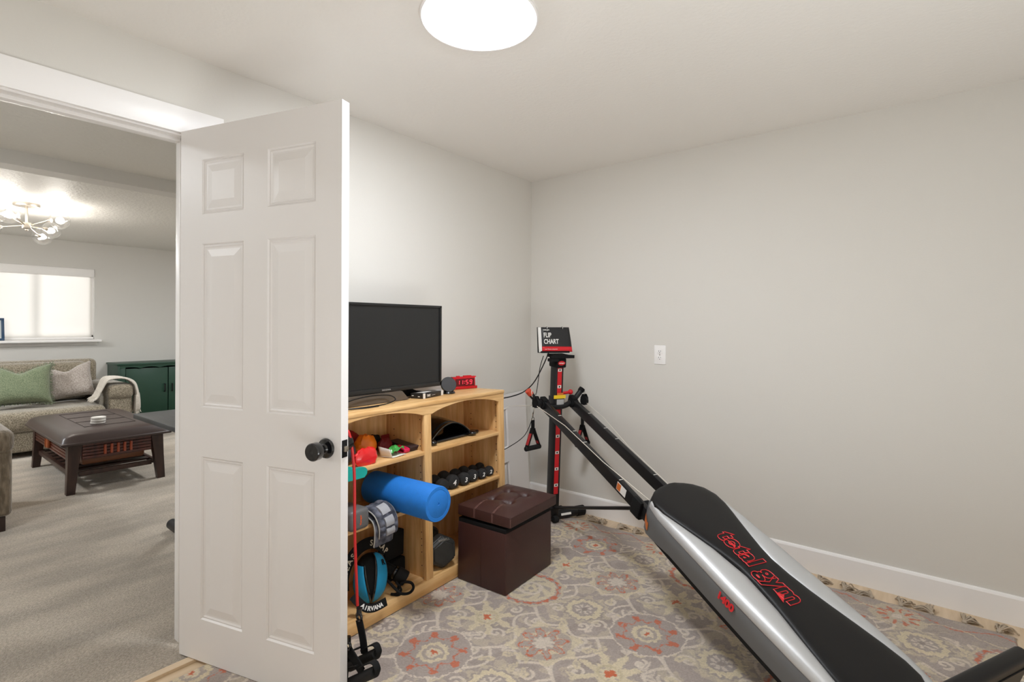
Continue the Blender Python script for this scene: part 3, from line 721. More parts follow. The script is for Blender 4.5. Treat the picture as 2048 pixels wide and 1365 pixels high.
# ------------------------------------------------------------------ middle left shelf
rl = thing('foam_roller', 'bright blue foam roller sticking out of the middle left shelf', 'foam roller', mw=bkm(-.215, .238, .4325+.0755, R(-1.6)))
BLF = mat('blue_foam', (26, 122, 214), .65, bump=.12, bscale=260, var=.06, vscale=50)
Mr = Matrix.Rotation(R(90), 4, 'Y')
b = MB(); b.lathe([(0, 0), (.070, 0), (.0755, .006), (.0755, .440), (.073, .447), (.060, .4475), (.0585, .4465), (.057, .4475), (.006, .4475), (.004, .443), (0, .443)], 48, Mr); b.build('foam', BLF, rl)
gb = thing('grey_speaker_box', 'rounded grey box with orange mark at the left of the middle shelf', 'box', mw=bkm(.034, -.027, .4325, 0))
GB = mat('graphite_plastic', (98, 97, 96), .5)
b = MB(); b.box((-.07, 0, .043), (.14, .098, .086), bev=.018, seg=4); b.build('body', GB, gb)
b = MB(); b.text('Theragun', .0105, Matrix(((0, 0, 1, .0003), (0, -1, 0, .004), (1, 0, 0, .022), (0, 0, 0, 1))), .0004, bold=.0004); b.build('lettering', mat('orange_print', (226, 96, 44), .5), gb, smooth=False)
crumple('black_bag', 'black soft bag behind the grey box on the middle left shelf', 'bag', BLKM, (-.215, -.03, .466), (.055, .085, .042), 31, .2)
# quilted camouflage ankle weight folded over the shelf edge
CAM1 = mat('grey_camouflage', (108, 110, 122), .75, rgb2=(52, 55, 66), vscale=26, bump=.2, bscale=120)
aw = thing('ankle_weight', 'quilted grey camouflage ankle weight draped over the middle left shelf edge', 'ankle weight', mw=BK)
path = smoothpts([(-.125, .086, .447), (-.085, .087, .462), (-.02, .089, .492), (.028, .094, .478), (.050, .100, .44), (.052, .103, .405), (.046, .105, .378)], 8)
path2 = smoothpts([(-.02, .088, .470), (.022, .090, .452), (.036, .091, .42), (.034, .092, .38), (.026, .093, .34)], 8)
def quilt(path, w, name, bulge):
    n = len(path); b = MB(); rr = []; L = 14
    for i in range(n):
        t_ = (path[min(i+1, n-1)]-path[max(i-1, 0)]).normalized(); wd = Vector((0, 1, .12)); wd = (wd-t_*wd.dot(t_)).normalized(); nn = wd.cross(t_)*-1
        if nn.x+nn.z < 0: nn = -nn
        ring = []
        for k in range(L+1):
            u = k/L; h = .004+bulge*abs(sin(pi*3*u))**.6*abs(sin(pi*i/6.0+.4))**.5
            ring.append(path[i]+wd*(u-.5)*w+nn*h)
        for k in range(L, -1, -1):
            u = k/L; ring.append(path[i]+wd*(u-.5)*w-nn*.004)
        rr.append(ring)
    b.rings(rr); o = b.build(name, CAM1, aw, ang=60)
    for sgn in (-.5, .5):
        b = MB(); pts = []
        for i in range(n):
            t_ = (path[min(i+1, n-1)]-path[max(i-1, 0)]).normalized(); wd = Vector((0, 1, .12)); wd = (wd-t_*wd.dot(t_)).normalized(); pts.append(path[i]+wd*sgn*w)
        b.tube(pts, .0035, 8); b.build('piping', mat('pale_grey_piping', (176, 174, 168), .7), o)
    t_ = (path[-1]-path[-2]).normalized(); wd = Vector((0, 1, .12)); wd = (wd-t_*wd.dot(t_)).normalized()
    b = MB(); b.tube([path[-1]-wd*w/2, path[-1]+wd*w/2], .0035, 8); b.build('piping', mat('pale_grey_piping', (176, 174, 168), .7), o)
    return o
quilt(path2, .098, 'inner_flap', .004); q1 = quilt(path, .098, 'outer_flap', .011)
b = MB(); n = len(path)
for i0 in (20, 29, 38):
    rr = []
    for i in range(i0, min(i0+8, n)):
        t_ = (path[min(i+1, n-1)]-path[max(i-1, 0)]).normalized(); wd = Vector((0, 1, .12)); wd = (wd-t_*wd.dot(t_)).normalized(); nn = -wd.cross(t_)
        if nn.x+nn.z < 0: nn = -nn
        bl = .0150+.003*sin(pi*(i-i0)/7); rr.append([path[i]+wd*.022+nn*bl, path[i]-wd*.022+nn*bl, path[i]-wd*.022+nn*.004, path[i]+wd*.022+nn*.004])
    b.rings(rr)
b.build('grey_patches', mat('light_grey_patch', (166, 166, 170), .7, bump=.1), q1)

# ------------------------------------------------------------------ lower left compartment
cs = MB(); cs.box((0, 0, 0), (.05, .135, .125), bev=.008); o = cs.build('black_case', BLKM); o.matrix_world = bkm(-.17, .302, .2210, R(8), R(-3)); tag(o, 'black flat case standing at the back of the lower left compartment', 'case')
o.location = (o.location.x, o.location.y, o.location.z)
b = MB(); b.box((0, 0, 0), (.09, .12, .088), bev=.01); o = b.build('black_block', BLKM); o.matrix_world = bkm(-.18, .305, .1065, R(8)); tag(o, 'black block under the black case in the lower left compartment', 'block')
st = thing('lettered_strap', 'black webbing strap with pale lettering arched behind the blue helmet', 'strap', mw=BK)
sp_ = smoothpts([(-.09, .098+.124*cos(R(a_)), .1695+.140*sin(R(a_))) for a_ in range(192, 8, -23)], 10)
b = MB(); b.strap(sp_, (0, .25, -1) if False else (.0, .5, .85), .001, .001) if False else None
def strip_facing(pts, w, th, nrm):
    """ribbon whose face looks along nrm"""
    N = Vector(nrm).normalized(); b = MB(); rr = []
    P = [Vector(p) for p in pts]
    for i in range(len(P)):
        t_ = (P[min(i+1, len(P)-1)]-P[max(i-1, 0)]).normalized(); wd = N.cross(t_).normalized(); nn = t_.cross(wd)
        rr.append([P[i]+wd*w/2+nn*th/2, P[i]-wd*w/2+nn*th/2, P[i]-wd*w/2-nn*th/2, P[i]+wd*w/2-nn*th/2])
    return b.rings(rr)
strip_facing(sp_, .05, .003, (1, 0, .15)).build('webbing', BLKM, st)
TX = mat('pale_print_strap', (196, 186, 166), .6)
b = MB()
def letters(word, pts, i0, step, size, off, N=(1, 0, .15), flip=False):
    N = Vector(N).normalized()
    for k, c_ in enumerate(word):
        i = i0+k*step; t_ = (pts[i+1]-pts[i-1]).normalized(); 
        if flip: t_ = -t_
        yv = N.cross(t_).normalized(); m = Matrix((t_, yv, N)).transposed().to_4x4(); m.translation = pts[i]-yv*size*.36+N*off
        b.text(c_, size, m, .0005, bold=.0008, align='CENTER')
letters('RELEAS', sp_, 3, 5, .034, .003); b.build('lettering', TX, st, smooth=False)
b = MB(); letters('STRAP', sp_, 49, 5, .034, .003); b.build('lettering', TX, st, smooth=False)
hl = thing('padded_helmet', 'blue and black padded helmet marked R on the bottom left shelf', 'helmet', mw=bkm(-.070, .098, .1705, R(14), R(-4)))
HB = mat('helmet_blue', (14, 142, 190), .55, bump=.05, bscale=300)
def hell(u, v, k=1.0):  # u around, v from bottom (0) to top (1)
    a = u; ph = pi*v
    r = sin(ph)**.75
    return Vector((.066*k*r*cos(a), .078*k*r*sin(a), -.098*k*cos(ph)))
b = MB(); rr = [[hell(2*pi*k/32, v/20) for k in range(32)] for v in range(1, 20)]; b.rings(rr); b.build('shell', BLKM, hl)
def band(u0f, u1f, v0, v1, m, name, k, nu=8, nv=24):
    b = MB(); b.grid(lambda p, q: hell(R(u0f(q)+(u1f(q)-u0f(q))*p), v0+(v1-v0)*q, k), nu, nv); return b.build(name, m, hl, solid=.004)
band(lambda q: -34+16*q, lambda q: 34-6*q, .10, .95, HB, 'blue_panel', 1.05)
band(lambda q: -118, lambda q: -44-32*q**1.3, .08, .72, HB, 'blue_panel', 1.05)
band(lambda q: -118, lambda q: 34, .075, .15, HB, 'blue_panel', 1.055, 24, 4)
band(lambda q: -41+16*q, lambda q: -34+16*q, .10, .95, BLKG, 'edge_trim', 1.06, 2)
band(lambda q: 34-6*q, lambda q: 42-6*q, .10, .95, BLKG, 'edge_trim', 1.06, 2)
band(lambda q: -44-32*q**1.3, lambda q: -37-32*q**1.3, .10, .74, BLKG, 'edge_trim', 1.06, 2)
b = MB(); pc = hell(R(5), .72, 1.115); N = Vector((cos(R(5)), sin(R(5))*.9, .5)).normalized(); zz = Vector((0, 0, 1)); xv = zz.cross(N).normalized(); yv = N.cross(xv)
ca_, sa_ = cos(R(-12)), sin(R(-12)); m = Matrix((xv*ca_+yv*sa_, yv*ca_-xv*sa_, N)).transposed().to_4x4(); m.translation = pc-yv*.013
b.text('R', .034, m, .0008, bold=.0006, align='CENTER'); b.build('lettering', BLK, hl, smooth=False)
ls = thing('chin_strap', 'black lettered strap lying below the blue helmet at the shelf front', 'strap', mw=BK)
lsp = smoothpts([(-.022, -.030, .150), (.006, -.016, .122), (.024, .004, .100), (.032, .034, .090), (.032, .070, .087), (.028, .105, .086)], 9)
strip_facing(lsp, .034, .004, (1, -.3, .35)).build('webbing', BLKM, ls)
b = MB(); letters('AIRVANA', lsp, 13, 4, .024, .004, (1, -.3, .35)); b.build('lettering', WHT, ls, smooth=False)
rg = thing('hand_grip', 'black cylindrical grip handle lying right of the blue helmet', 'handle', mw=frame(bkp(-.035, .277, .098), (BK.to_3x3() @ Vector((-.62, -.42, .42))), z=(0, 0, 1)))
Mg = Matrix.Rotation(R(90), 4, 'Y')
b = MB(); b.lathe([(0, 0), (.028, 0), (.033, .004), (.034, .012), (.034, .05), (.030, .055)], 28, Mg); b.build('end_cap', RUB, rg)
b = MB(); b.lathe([(.0, .05), (.024, .05), (.024, .125), (0, .125)], 24, Mg); b.build('grip', BLKM, rg)
b = MB(); b.lathe([(.0255, .055), (.029, .058), (.029, .066), (.0255, .07)], 24, Mg); b.build('collar', BLKG, rg)
b = MB(); b.lathe([(0, -.001), (.018, -.001), (.018, .001), (0, .001)], 20, Mg); b.build('end_disc', GREY, rg)
cl = MB(); cl.tube(smoothpts([bkp(-.05, .175, .13), bkp(-.01, .185, .10), bkp(.016, .20, .077), bkp(.03, .235, .070), bkp(.028, .262, .082), bkp(.012, .262, .100), bkp(-.008, .232, .108), bkp(-.012, .205, .09), bkp(.006, .20, .071), bkp(-.03, .18, .070)], 7), .0062, 10)
cl.tube(smoothpts([bkp(-.02, .20, .12), bkp(-.005, .208, .10), bkp(.0, .212, .08), bkp(-.01, .19, .072)], 6), .0055, 8)
tag(cl.build('rope_loop', BLKM), 'black looped cord hanging over the bottom shelf edge', 'rope')

# ------------------------------------------------------------------ upper right shelf: back stretcher
bs = thing('back_stretcher', 'glossy black arched back stretcher on the upper right shelf', 'back stretcher', mw=bkm(0, 0, .679))
def arch(y0, y1, h, x0, x1, th, z0=.004, n=26, pw=.75):
    ou = [(y0+(y1-y0)*k/n, z0+h*max(0, sin(pi*k/n))**pw) for k in range(n+1)]
    c = (y0+y1)/2; inn = [(c+(p[0]-c)*(1-2*th/(y1-y0)), max(0.0, p[1]-th)) for p in ou]
    return ou+inn[::-1], Matrix(((0, 0, 1, x0), (1, 0, 0, 0), (0, 1, 0, 0), (0, 0, 0, 1))), x1-x0
b = MB(); rr = []
for x_, a0_, a1_, h_ in ((-.275, .414, .80, .105), (-.24, .411, .815, .116), (-.16, .434, .812, .106), (-.10, .462, .805, .092)):
    rr.append([Vector((x_, p[0], p[1])) for p in arch(a0_, a1_, h_, 0, 1, .008)[0]])
b.rings(rr); b.build('arched_plate', BLKG, bs, ang=40)
b = MB(); p_, m_, d = arch(.470, .800, .088, -.12, -.07, .006, pw=.85); b.prism(p_, d, m_); b.build('front_plate', BLKG, bs, ang=40)
b = MB(); p_, m_, d = arch(.469, .801, .0885, -.0705, -.0685, .0012, pw=.85); b.prism(p_, d, m_); b.build('edge_line', mat('pale_edge', (120, 114, 100), .4), bs)
b = MB(); b.box((-.17, .65, .008), (.2, .40, .014), bev=.006); b.build('base', BLKG, bs)
for y in (.484, .784): b = MB(); b.ball((-.064, y, .014), (.03, .026, .0145), 18); b.build('foot', BLKG, bs)
b = MB(); b.box((-.10, .83, .010), (.05, .065, .018), bev=.007, seg=3); b.build('end_tab', BLKG, bs)

# ------------------------------------------------------------------ middle right shelf: small dumbbells
DB = mat('black_neoprene', (30, 29, 29), .8, bump=.12, bscale=260)
specs = [(.519, .036, ''), (.600, .037, '4'), (.682, .034, '3'), (.757, .033, '3'), (.827, .029, '2'), (.897, .028, '2')]
lab = ['round black dumbbell half hidden by the blue foam roller', 'largest black dumbbell, marked 4, just right of the blue roller end', 'black dumbbell marked 3, third from the blue roller end on its shelf', 'black dumbbell marked 3, between two others in the middle of its shelf',
       'small black dumbbell marked 2, second from the right end of its shelf', 'smallest black dumbbell, marked 2, at the right end of its shelf']
for i, (y, r, tx) in enumerate(specs):
    t = thing('dumbbell', lab[i], 'dumbbell', mw=bkm(-.018-.006*(i % 2), y, .4335+r, R(-18), 0, 0), group='small dumbbells on the middle right shelf')
    M_ = Matrix.Rotation(R(-90), 4, 'Y'); L = .125+.5*r
    hd = [(0, 0), (r*.55, .0), (r*.86, r*.16), (r, r*.55), (r*.97, r*1.0), (r*.7, r*1.42), (.0115, r*1.6)]
    b = MB(); b.lathe(hd+[(.0105, L*.5)], 28, M_); b.build('head', DB, t)
    b = MB(); b.lathe([(rr_, L-z) for rr_, z in hd[::-1]], 28, M_); b.build('head', DB, t)
    b = MB(); b.lathe([(.0112, r*1.55), (.0125, L/2), (.0112, L-r*1.55)], 18, M_); b.build('handle', DB, t)
    if tx:
        b = MB(); b.text(tx, r*1.0, Matrix(((0, 0, 1, .0006), (1, 0, 0, 0), (0, 1, 0, -r*.36), (0, 0, 0, 1))), .0006, bold=.0005, align='CENTER', shear=.2); b.build('number', WHT, t, smooth=False)
# big hex dumbbell, bottom right
hx = thing('hex_dumbbell', 'large black hexagonal dumbbell on the bottom shelf beside the brown ottoman', 'dumbbell', mw=bkm(-.008, .50, .062+.0845, R(-20)))
HX = mat('hex_rubber', (46, 45, 42), .55, bump=.1, bscale=120, var=.25, vscale=18)
Mh = Matrix.Rotation(R(-90), 4, 'Y')
def hexhead(z0, z1):
    b = MB(); rr = []
    for z, k in ((z0, .78), (z0+(z1-z0)*.22, 1.0), (z0+(z1-z0)*.78, 1.0), (z1, .78)):
        rr.append([Mh @ Vector((.0825*k*cos(R(30+60*j+30*0)+R(30)), .0825*k*sin(R(30+60*j)+R(30)), z)) for j in range(6)])
    b.rings(rr); bmesh.ops.bevel(b.bm, geom=list(b.bm.edges), offset=.006, segments=2, affect='EDGES'); return b.build('head', HX, hx, ang=25)
hexhead(0, .085); hexhead(.195, .27)
b = MB(); b.tube([Mh @ Vector((0, 0, .08)), Mh @ Vector((0, 0, .2))], .017, 18); b.build('handle', CHR, hx)
b = MB(); b.text('BARBELL', .016, Matrix(((0, 0, .55, .0), (1, 0, 0, 0), (0, 1, .83, .062), (0, 0, 0, 1))), .0006, align='CENTER'); b.build('lettering', mat('worn_print', (150, 146, 138), .6), hx, smooth=False)
# ------------------------------------------------------------------ brown tufted storage ottoman
P1, P2, P3 = Vector((.763, -1.231)), Vector((.464, -1.245)), Vector((.746, -.819))
oc = (P2+P3)/2; ang = math.atan2(P1.y-P2.y, P1.x-P2.x)
ot = thing('storage_ottoman', 'brown leatherette storage ottoman with tufted lid in front of the bookcase', 'ottoman', (oc.x, oc.y, .0137), ang)
ow, ol = .30, .413
b = MB(); b.box((0, 0, .146), (ow, ol, .292), bev=.006); 
for s in (-1, 1):
    b.box((s*.0, 0, .146), (.001, ol+.003, .28)) if s > 0 else None
b.build('box_base', BRN, ot)
b = MB(); b.box((0, 0, .300), (ow-.006, ol-.006, .022), bev=.003); b.build('lining_edge', BLKM, ot)
b = MB(); nx_, ny_ = 44, 60; lw_, ll_ = .325, .435
tufts = [(-.055, -.075), (.055, -.075), (-.055, .075), (.055, .075)]
def lidtop(u, v):
    x = (u-.5)*lw_; y = (v-.5)*ll_
    ex = min(u, 1-u)*lw_; ey = min(v, 1-v)*ll_
    z = .050 + .026*(1-(1-min(1, ex/.10))**2)*(1-(1-min(1, ey/.12))**2)
    for tx, ty in tufts:
        r2 = (x-tx)**2+(y-ty)**2; z -= .022*math.exp(-r2/(.018**2)) + .012*math.exp(-r2/(.045**2))
    for a_, c_ in ((0, 1), (2, 3), (0, 2), (1, 3)):
        (ax_, ay_), (bx_, by_) = tufts[a_], tufts[c_]; dx_, dy_ = bx_-ax_, by_-ay_; L2 = dx_*dx_+dy_*dy_
        t_ = max(0, min(1, ((x-ax_)*dx_+(y-ay_)*dy_)/L2)); d2 = (x-ax_-t_*dx_)**2+(y-ay_-t_*dy_)**2; z -= .008*math.exp(-d2/(.008**2))
    for xx in (-.055, .055):
        if abs(y) > .075: z -= .0025*math.exp(-((x-xx)/.004)**2)
    return Vector((x, y, z))
b.grid(lidtop, nx_, ny_)
b.box((0, 0, .025), (lw_, ll_, .052), bev=.007, seg=3)
lid = b.build('lid', BRN, ot, ang=50); lid.location = (.009, .010, .322); lid.rotation_euler = (R(-.6), R(.5), R(1.2))
ST = mat('pale_stitching', (150, 112, 104), .7)
b = MB()
for xx in (-.058, -.052, .052, .058):
    b.tube([(xx, -.5*ll_-.0005, .006), (xx, -.5*ll_-.0005, .046), (xx, -.5*ll_+.004, .0505)], .0006, 6)
    pts = [lidtop(xx/lw_+.5, v_)+Vector((0, 0, .0006)) for v_ in (.012, .06, .12, .18, .24)]; b.tube(pts, .0006, 6)
b.tube([(lw_/2+.0003, -ll_/2+.0005, .006), (lw_/2+.0003, -ll_/2+.0005, .045)], .0006, 6); b.build('stitching', ST, lid)
for tx, ty in tufts:
    b = MB(); p = lidtop(tx/lw_+.5, ty/ll_+.5); b.ball(p+Vector((0, 0, .002)), (.008, .008, .004), 14); b.build('button', BRN, lid)

# ------------------------------------------------------------------ incline trainer
O = Vector((.389, -.284, 0)); ax = Vector((.891, -.454, 0)).normalized(); fy = Vector((-ax.y, ax.x, 0))
G = Matrix((ax, fy, Vector((0, 0, 1)))).transposed().to_4x4(); G.translation = O
gym = thing('incline_trainer', 'black incline exercise trainer with sliding silver board in the corner', 'exercise machine', mw=G)
TUB = mat('gunmetal_tube', (24, 24, 26), .42, spec=.35)
b = MB(); b.tube([(0.0, -.235, .045), (0.0, .235, .045)], .030, 24); b.build('foot_bar', TUB, gym)
for s in (-1, 1):
    b = MB(); b.tube([(0, s*.185, .045), (0, s*.24, .045), (0, s*.246, .045)], [.034, .034, .028], 24); b.build('rubber_foot', RUB, gym)
b = MB(); b.box((.0295, .09, .05), (.002, .075, .014), rot=Matrix.Rotation(R(-20), 3, 'Y')); b.build('foot_label', WHT, gym, smooth=False)
b = MB(); b.tube([(.05, -.02, .036), (.05, .012, .036)], .022, 20); b.tube([(.05, -.03, .036), (.05, .022, .036)], .006, 10); b.box((.03, -.004, .04), (.04, .04, .01)); b.build('transport_wheel', RUB, gym)
# leaning column: local axis c
c0 = Vector((0, 0, .03)); c1 = Vector((.063, 0, 1.075)); cz = (c1-c0).normalized(); CL = (c1-c0).length
CM = frame(c0, (cz.z, 0, -cz.x), (0, 1, 0))
b = MB(); b.box((0, 0, CL/2), (.072, .058, CL), bev=.005, M=CM); b.build('column', TUB, gym)
b = MB(); b.box((.0365, 0, .595), (.001, .031, .85), M=CM); b.build('red_strip', RED, gym, smooth=False)
for k in range(8):
    z = .229+.1077*k
    b = MB(); b.box((.0372, 0, z), (.0008, .027, .019), M=CM); b.mi = 1; b.box((.0377, 0, z), (.0006, .010, .010), M=CM); b.build('height_label', [WHT, BLK], gym, smooth=False)
b = MB(); b.box((0.004, 0, 1.03), (.098, .076, .062), bev=.008, M=CM); b.prism([(-.06, -.05), (.03, -.05), (.06, -.085), (.06, .085), (.03, .06), (-.06, .06)], .020, CM @ Matrix.Translation((.01, 0, 1.062))); b.box((.045, -.055, 1.05), (.05, .06, .02), bev=.004, M=CM)
b.build('column_head', BLKM, gym)
b = MB(); b.lathe([(0, 0), (1, 0), (1, .004), (0, .004)], 28, CM @ Matrix.Translation((.0525, 0, 1.03)) @ Matrix.Rotation(R(90), 4, 'Y') @ Matrix.Diagonal((.014, .026, 1, 1))); lg = b.build('logo_badge', RED, gym)
b = MB(); b.text('total gym', .010, CM @ Matrix(((0, 0, 1, .0572), (1, 0, 0, 0), (0, 1, 0, 1.0275), (0, 0, 0, 1))), .0003, bold=.0004, align='CENTER'); b.build('logo_lettering', WHT, lg, smooth=False)
# height carriage on the column
b = MB(); b.box((.004, 0, .78), (.086, .072, .055), bev=.004, M=CM); b.tube([CM @ Vector((.0, -.02, .80)), CM @ Vector((.0, -.085, .80))], .011, 14) if False else None
car = b.build('height_carriage', TUB, gym)
b = MB(); b.tube([CM @ Vector((.01, .03, .825)), CM @ Vector((.01, .085, .83))], .010, 14); b.ball(CM @ Vector((.01, .10, .832)), .0175, 18); b.mi = 0; b.build('lock_knob', RED, gym)
b = MB(); b.box((.050, -.002, .812), (.003, .086, .022), M=CM); b.build('yellow_label', YEL, car, smooth=False)
b = MB(); b.box((.0485, .002, .828), (.002, .045, .018), M=CM); b.build('orange_label', ORA, car, smooth=False)
b = MB(); b.box((.0485, .004, .775), (.002, .052, .04), M=CM); b.build('silver_label', SILV, car, smooth=False)
# curved wing bar with end caps
wb = smoothpts([(.075, -.205, .87), (.075, -.175, .838), (.08, -.13, .802), (.085, -.05, .776), (.085, .03, .774), (.08, .10, .800), (.075, .145, .838), (.075, .175, .872)], 6)
b = MB(); b.tube(wb, .0175, 18); wing = b.build('wing_bar', TUB, gym)
b = MB(); d = (wb[0]-wb[2]).normalized(); b.tube([wb[0]-d*.012, wb[0]+d*.022], .020, 18); b.build('end_cap', mat('orange_red_cap', (206, 72, 44), .45), wing)
b = MB(); d = (wb[-1]-wb[-3]).normalized(); b.tube([wb[-1]-d*.012, wb[-1]+d*.012], .0205, 18); b.build('end_cap', BLKM, wing)
# rails
TS = .36; ta = math.atan(TS)
sl = Vector((cos(ta), 0, -sin(ta))); nr = Vector((sin(ta), 0, cos(ta)))
RM = frame((0, 0, .855), sl, (0, 1, 0))
for s, y in ((-1, -.106), (1, .106)):
    b = MB(); b.box((1.19, y, -.033), (2.22, .030, .064), bev=.005, M=RM); rail = b.build('rail', TUB, gym)
    b = MB()
    for xx in (.30, .48, .60, .95): b.box((xx, y, .0004), (.004, .022, .0008), M=RM)
    b.build('scale_marks', WHT, rail, smooth=False)
    b = MB(); b.tube([RM @ Vector((.11, y-.024, -.03)), RM @ Vector((.11, y+.024, -.03))], .026, 18); b.box((.09, y, -.02), (.06, .040, .06), bev=.008, M=RM); b.build('rail_bracket', BLKM, rail)
b = MB(); b.box((.985, -.1225, -.03), (.075, .001, .042), M=RM); b.mi = 1; b.box((.965, -.1232, -.03), (.03, .001, .036), M=RM); b.build('rail_label', [WHT, ORA], gym, smooth=False)
b = MB(); b.box((1.11, 0, -.062), (.07, .245, .05), bev=.006, M=RM); b.box((1.12, -.128, -.03), (.06, .02, .085), bev=.004, M=RM); b.box((1.12, .128, -.03), (.06, .02, .085), bev=.004, M=RM); b.build('rail_hinge', BLKM, gym)
b = MB(); b.tube([(.03, -.005, .105), RM @ Vector((1.09, -.06, -.07))], .0095, 14); b.tube([(.035, -.05, .105), (.035, .05, .105)], .009, 12); b.build('brace_rod', TUB, gym)
# rear stand and squat plate
e = RM @ Vector((2.28, 0, -.03))
b = MB(); b.tube([(e.x, -.22, max(.04, e.z)), (e.x, .22, max(.04, e.z))], .026, 20); b.build('rear_foot', RUB, gym)
SQ = frame((e.x+.035, 0, e.z+.02), (cos(R(17)), 0, -sin(R(17))), (0, 1, 0))
b = MB(); b.box((0, .03, .150), (.042, .58, .30), bev=.014, seg=3, M=SQ); b.build('squat_plate', LEATH, gym)
b = MB(); b.tube([SQ @ Vector((.0215, -.25, .262)), SQ @ Vector((.0215, .31, .262))], .0025, 8); b.tube([SQ @ Vector((.01, -.16, .02)), SQ @ Vector((-.06, -.11, .02))], .014); b.tube([SQ @ Vector((.01, .16, .02)), SQ @ Vector((-.06, .11, .02))], .014); b.build('plate_seam', BLKM, gym)
# sliding board
BX = [1.165, 1.175, 1.19, 1.22, 1.27, 1.33, 1.39, 1.45, 1.52, 1.60, 1.66, 1.74, 1.82, 1.90, 1.98, 2.06, 2.12, 2.17, 2.205, 2.225, 2.232]
PWD = [.03, .085, .122, .158, .178, .174, .158, .140, .120, .098, .088, .090, .100, .116, .134, .150, .158, .152, .125, .075, .02]
b = MB(); rr = []
for x, hw in zip(BX, PWD):
    ring = []
    for k in range(24):
        a = 2*pi*k/24; cy = math.copysign(abs(cos(a))**.45, cos(a)); sz = math.copysign(abs(sin(a))**.6, sin(a))
        ring.append(RM @ Vector((x, hw*cy, .094+.024*sz)))
    rr.append(ring)
b.rings(rr); pad = b.build('pad', LEATH, gym, ang=60)
SX = [1.16, 1.175, 1.20, 1.25, 1.32, 1.42, 1.55, 1.7, 1.85, 2.0, 2.12, 2.19, 2.22, 2.235]
SW = [.075, .110, .145, .178, .194, .198, .200, .202, .202, .200, .196, .182, .15, .09]
def pw(x): return float(np.interp(x, BX, PWD))
b = MB(); rr = []
for x, hw in zip(SX, SW):
    zt = .078; zb = -.030 - .055*max(0, 1-(x-1.16)/.22)
    rr.append([RM @ Vector((x, y, z)) for y, z in ((-hw*.93, zb), (-hw*.985, .02), (-hw, zt-.012), (-hw*.965, zt), (hw*.965, zt), (hw, zt-.012), (hw*.985, .02), (hw*.93, zb))])
b.rings(rr); side = b.build('side_shell', GREY, gym, ang=40)
b = MB(); rr = []
for x, hw in list(zip(SX, SW))[4:-3]:
    rr.append([RM @ Vector((x, y, z)) for y, z in ((-hw*.90, -.052), (-hw*.925, -.024), (hw*.925, -.024), (hw*.90, -.052))])
b.rings(rr); b.build('underside_lip', BLKM, gym, ang=40)
for s in (-1, 1):
    b = MB(); rr = []
    for x, hw in zip([1.235]+SX[3:], [.172]+SW[3:]):
        pin = min(pw(x)-.012, hw-.008); ring = []
        wdt = hw-pin; cy = (hw+pin)/2; n = 14
        hgt = min(.040, .018+wdt*.28)
        for k in range(n+1):
            a = pi*k/n; ring.append(RM @ Vector((x, s*(cy+wdt/2*1.03*cos(a)), .074+hgt*max(0, sin(a))**.75)))
        ring.append(RM @ Vector((x, s*(cy-wdt/2), .072))); ring.append(RM @ Vector((x, s*(cy+wdt/2), .072)))
        rr.append(ring)
    b.rings(rr); b.build('silver_fairing', SILV, gym, ang=60)
b = MB(); m = RM @ Matrix(((1, 0, 0, 1.69), (0, 0, -1, -.2055), (0, 1, 0, .034), (0, 0, 0, 1)))
b.text('1400', .040, m, .0008, bold=.0018, xs=1.0, spacing=.95); b.build('model_number', REDL, side, smooth=False)
b = MB(); m = RM @ Matrix(((1, 0, 0, 1.500), (0, 1, 0, -.052), (0, 0, 1, .1188), (0, 0, 0, 1)))
b.text('total gym', .118, m, outline=.0019, bold=.005, spacing=.98, xs=.82, shear=.0)
b.add(b.bm.copy(), Matrix()) if False else None
b.build('pad_lettering', REDL, pad, smooth=False)
b = MB(); b.prism([(0, 0), (.045, -.012), (.02, .022)], .0008, RM @ Matrix.Translation((1.795, -.060, .1185))); b.prism([(-.022, -.006), (.03, -.012), (.02, .004)], .0008, RM @ Matrix.Translation((1.553, -.024, .1185))); b.build('logo_flash', REDL, pad, smooth=False)
b = MB(); rr = []
for k in range(9):
    x = float(np.interp(k/8, [0, 1], [1.192, 1.262])); hw = float(np.interp(x, SX, SW)); rr.append([RM @ Vector((x, -hw*.985-.0012, .004)), RM @ Vector((x, -hw*.955-.0018, -.036))])
b.bm.verts.ensure_lookup_table()
vs = [[b.bm.verts.new(p) for p in r] for r in rr]
for i in range(8): b._f([vs[i][0], vs[i+1][0], vs[i+1][1], vs[i][1]])
b.build('warning_label', ORA, side, smooth=False)
# cables and pulleys
def pulley(p, name, rot):
    m = frame(p, (cos(rot), sin(rot), 0), z=(-sin(rot), cos(rot), 0)) if False else Matrix.Translation(p) @ Matrix.Rotation(rot, 4, 'Z') @ Matrix.Rotation(R(90), 4, 'X')
    b = MB(); b.lathe([(0, -.009), (.028, -.009), (.029, -.006), (.025, 0), (.029, .006), (.028, .009), (0, .009)], 28, m); b.lathe([(0, -.012), (.007, -.012), (.007, .012), (0, .012)], 14, m)
    pl_ = b.build('pulley', RUB, gym)
    b = MB()
    for s in (-1, 1): b.prism([(-.018, -.024), (.018, -.024), (.022, .02), (.008, .045), (-.008, .045), (-.022, .02)], .003, m @ Matrix.Translation((0, 0, s*.013-.0015)))
    b.build('pulley_housing', BLKM, pl_)
    b = MB(); q = [Vector(p)+Vector((.008*cos(2*pi*k/14), 0, .052+.012*sin(2*pi*k/14))) for k in range(14)]; b.tube(q, .002, 8, closed=True); b.build('shackle', CHR, pl_)
pn = Vector((.085, -.165, .803)); pf_ = Vector((.085, .192, .800))
pulley(pn, 'a', R(20)); pulley(pf_, 'b', R(20))
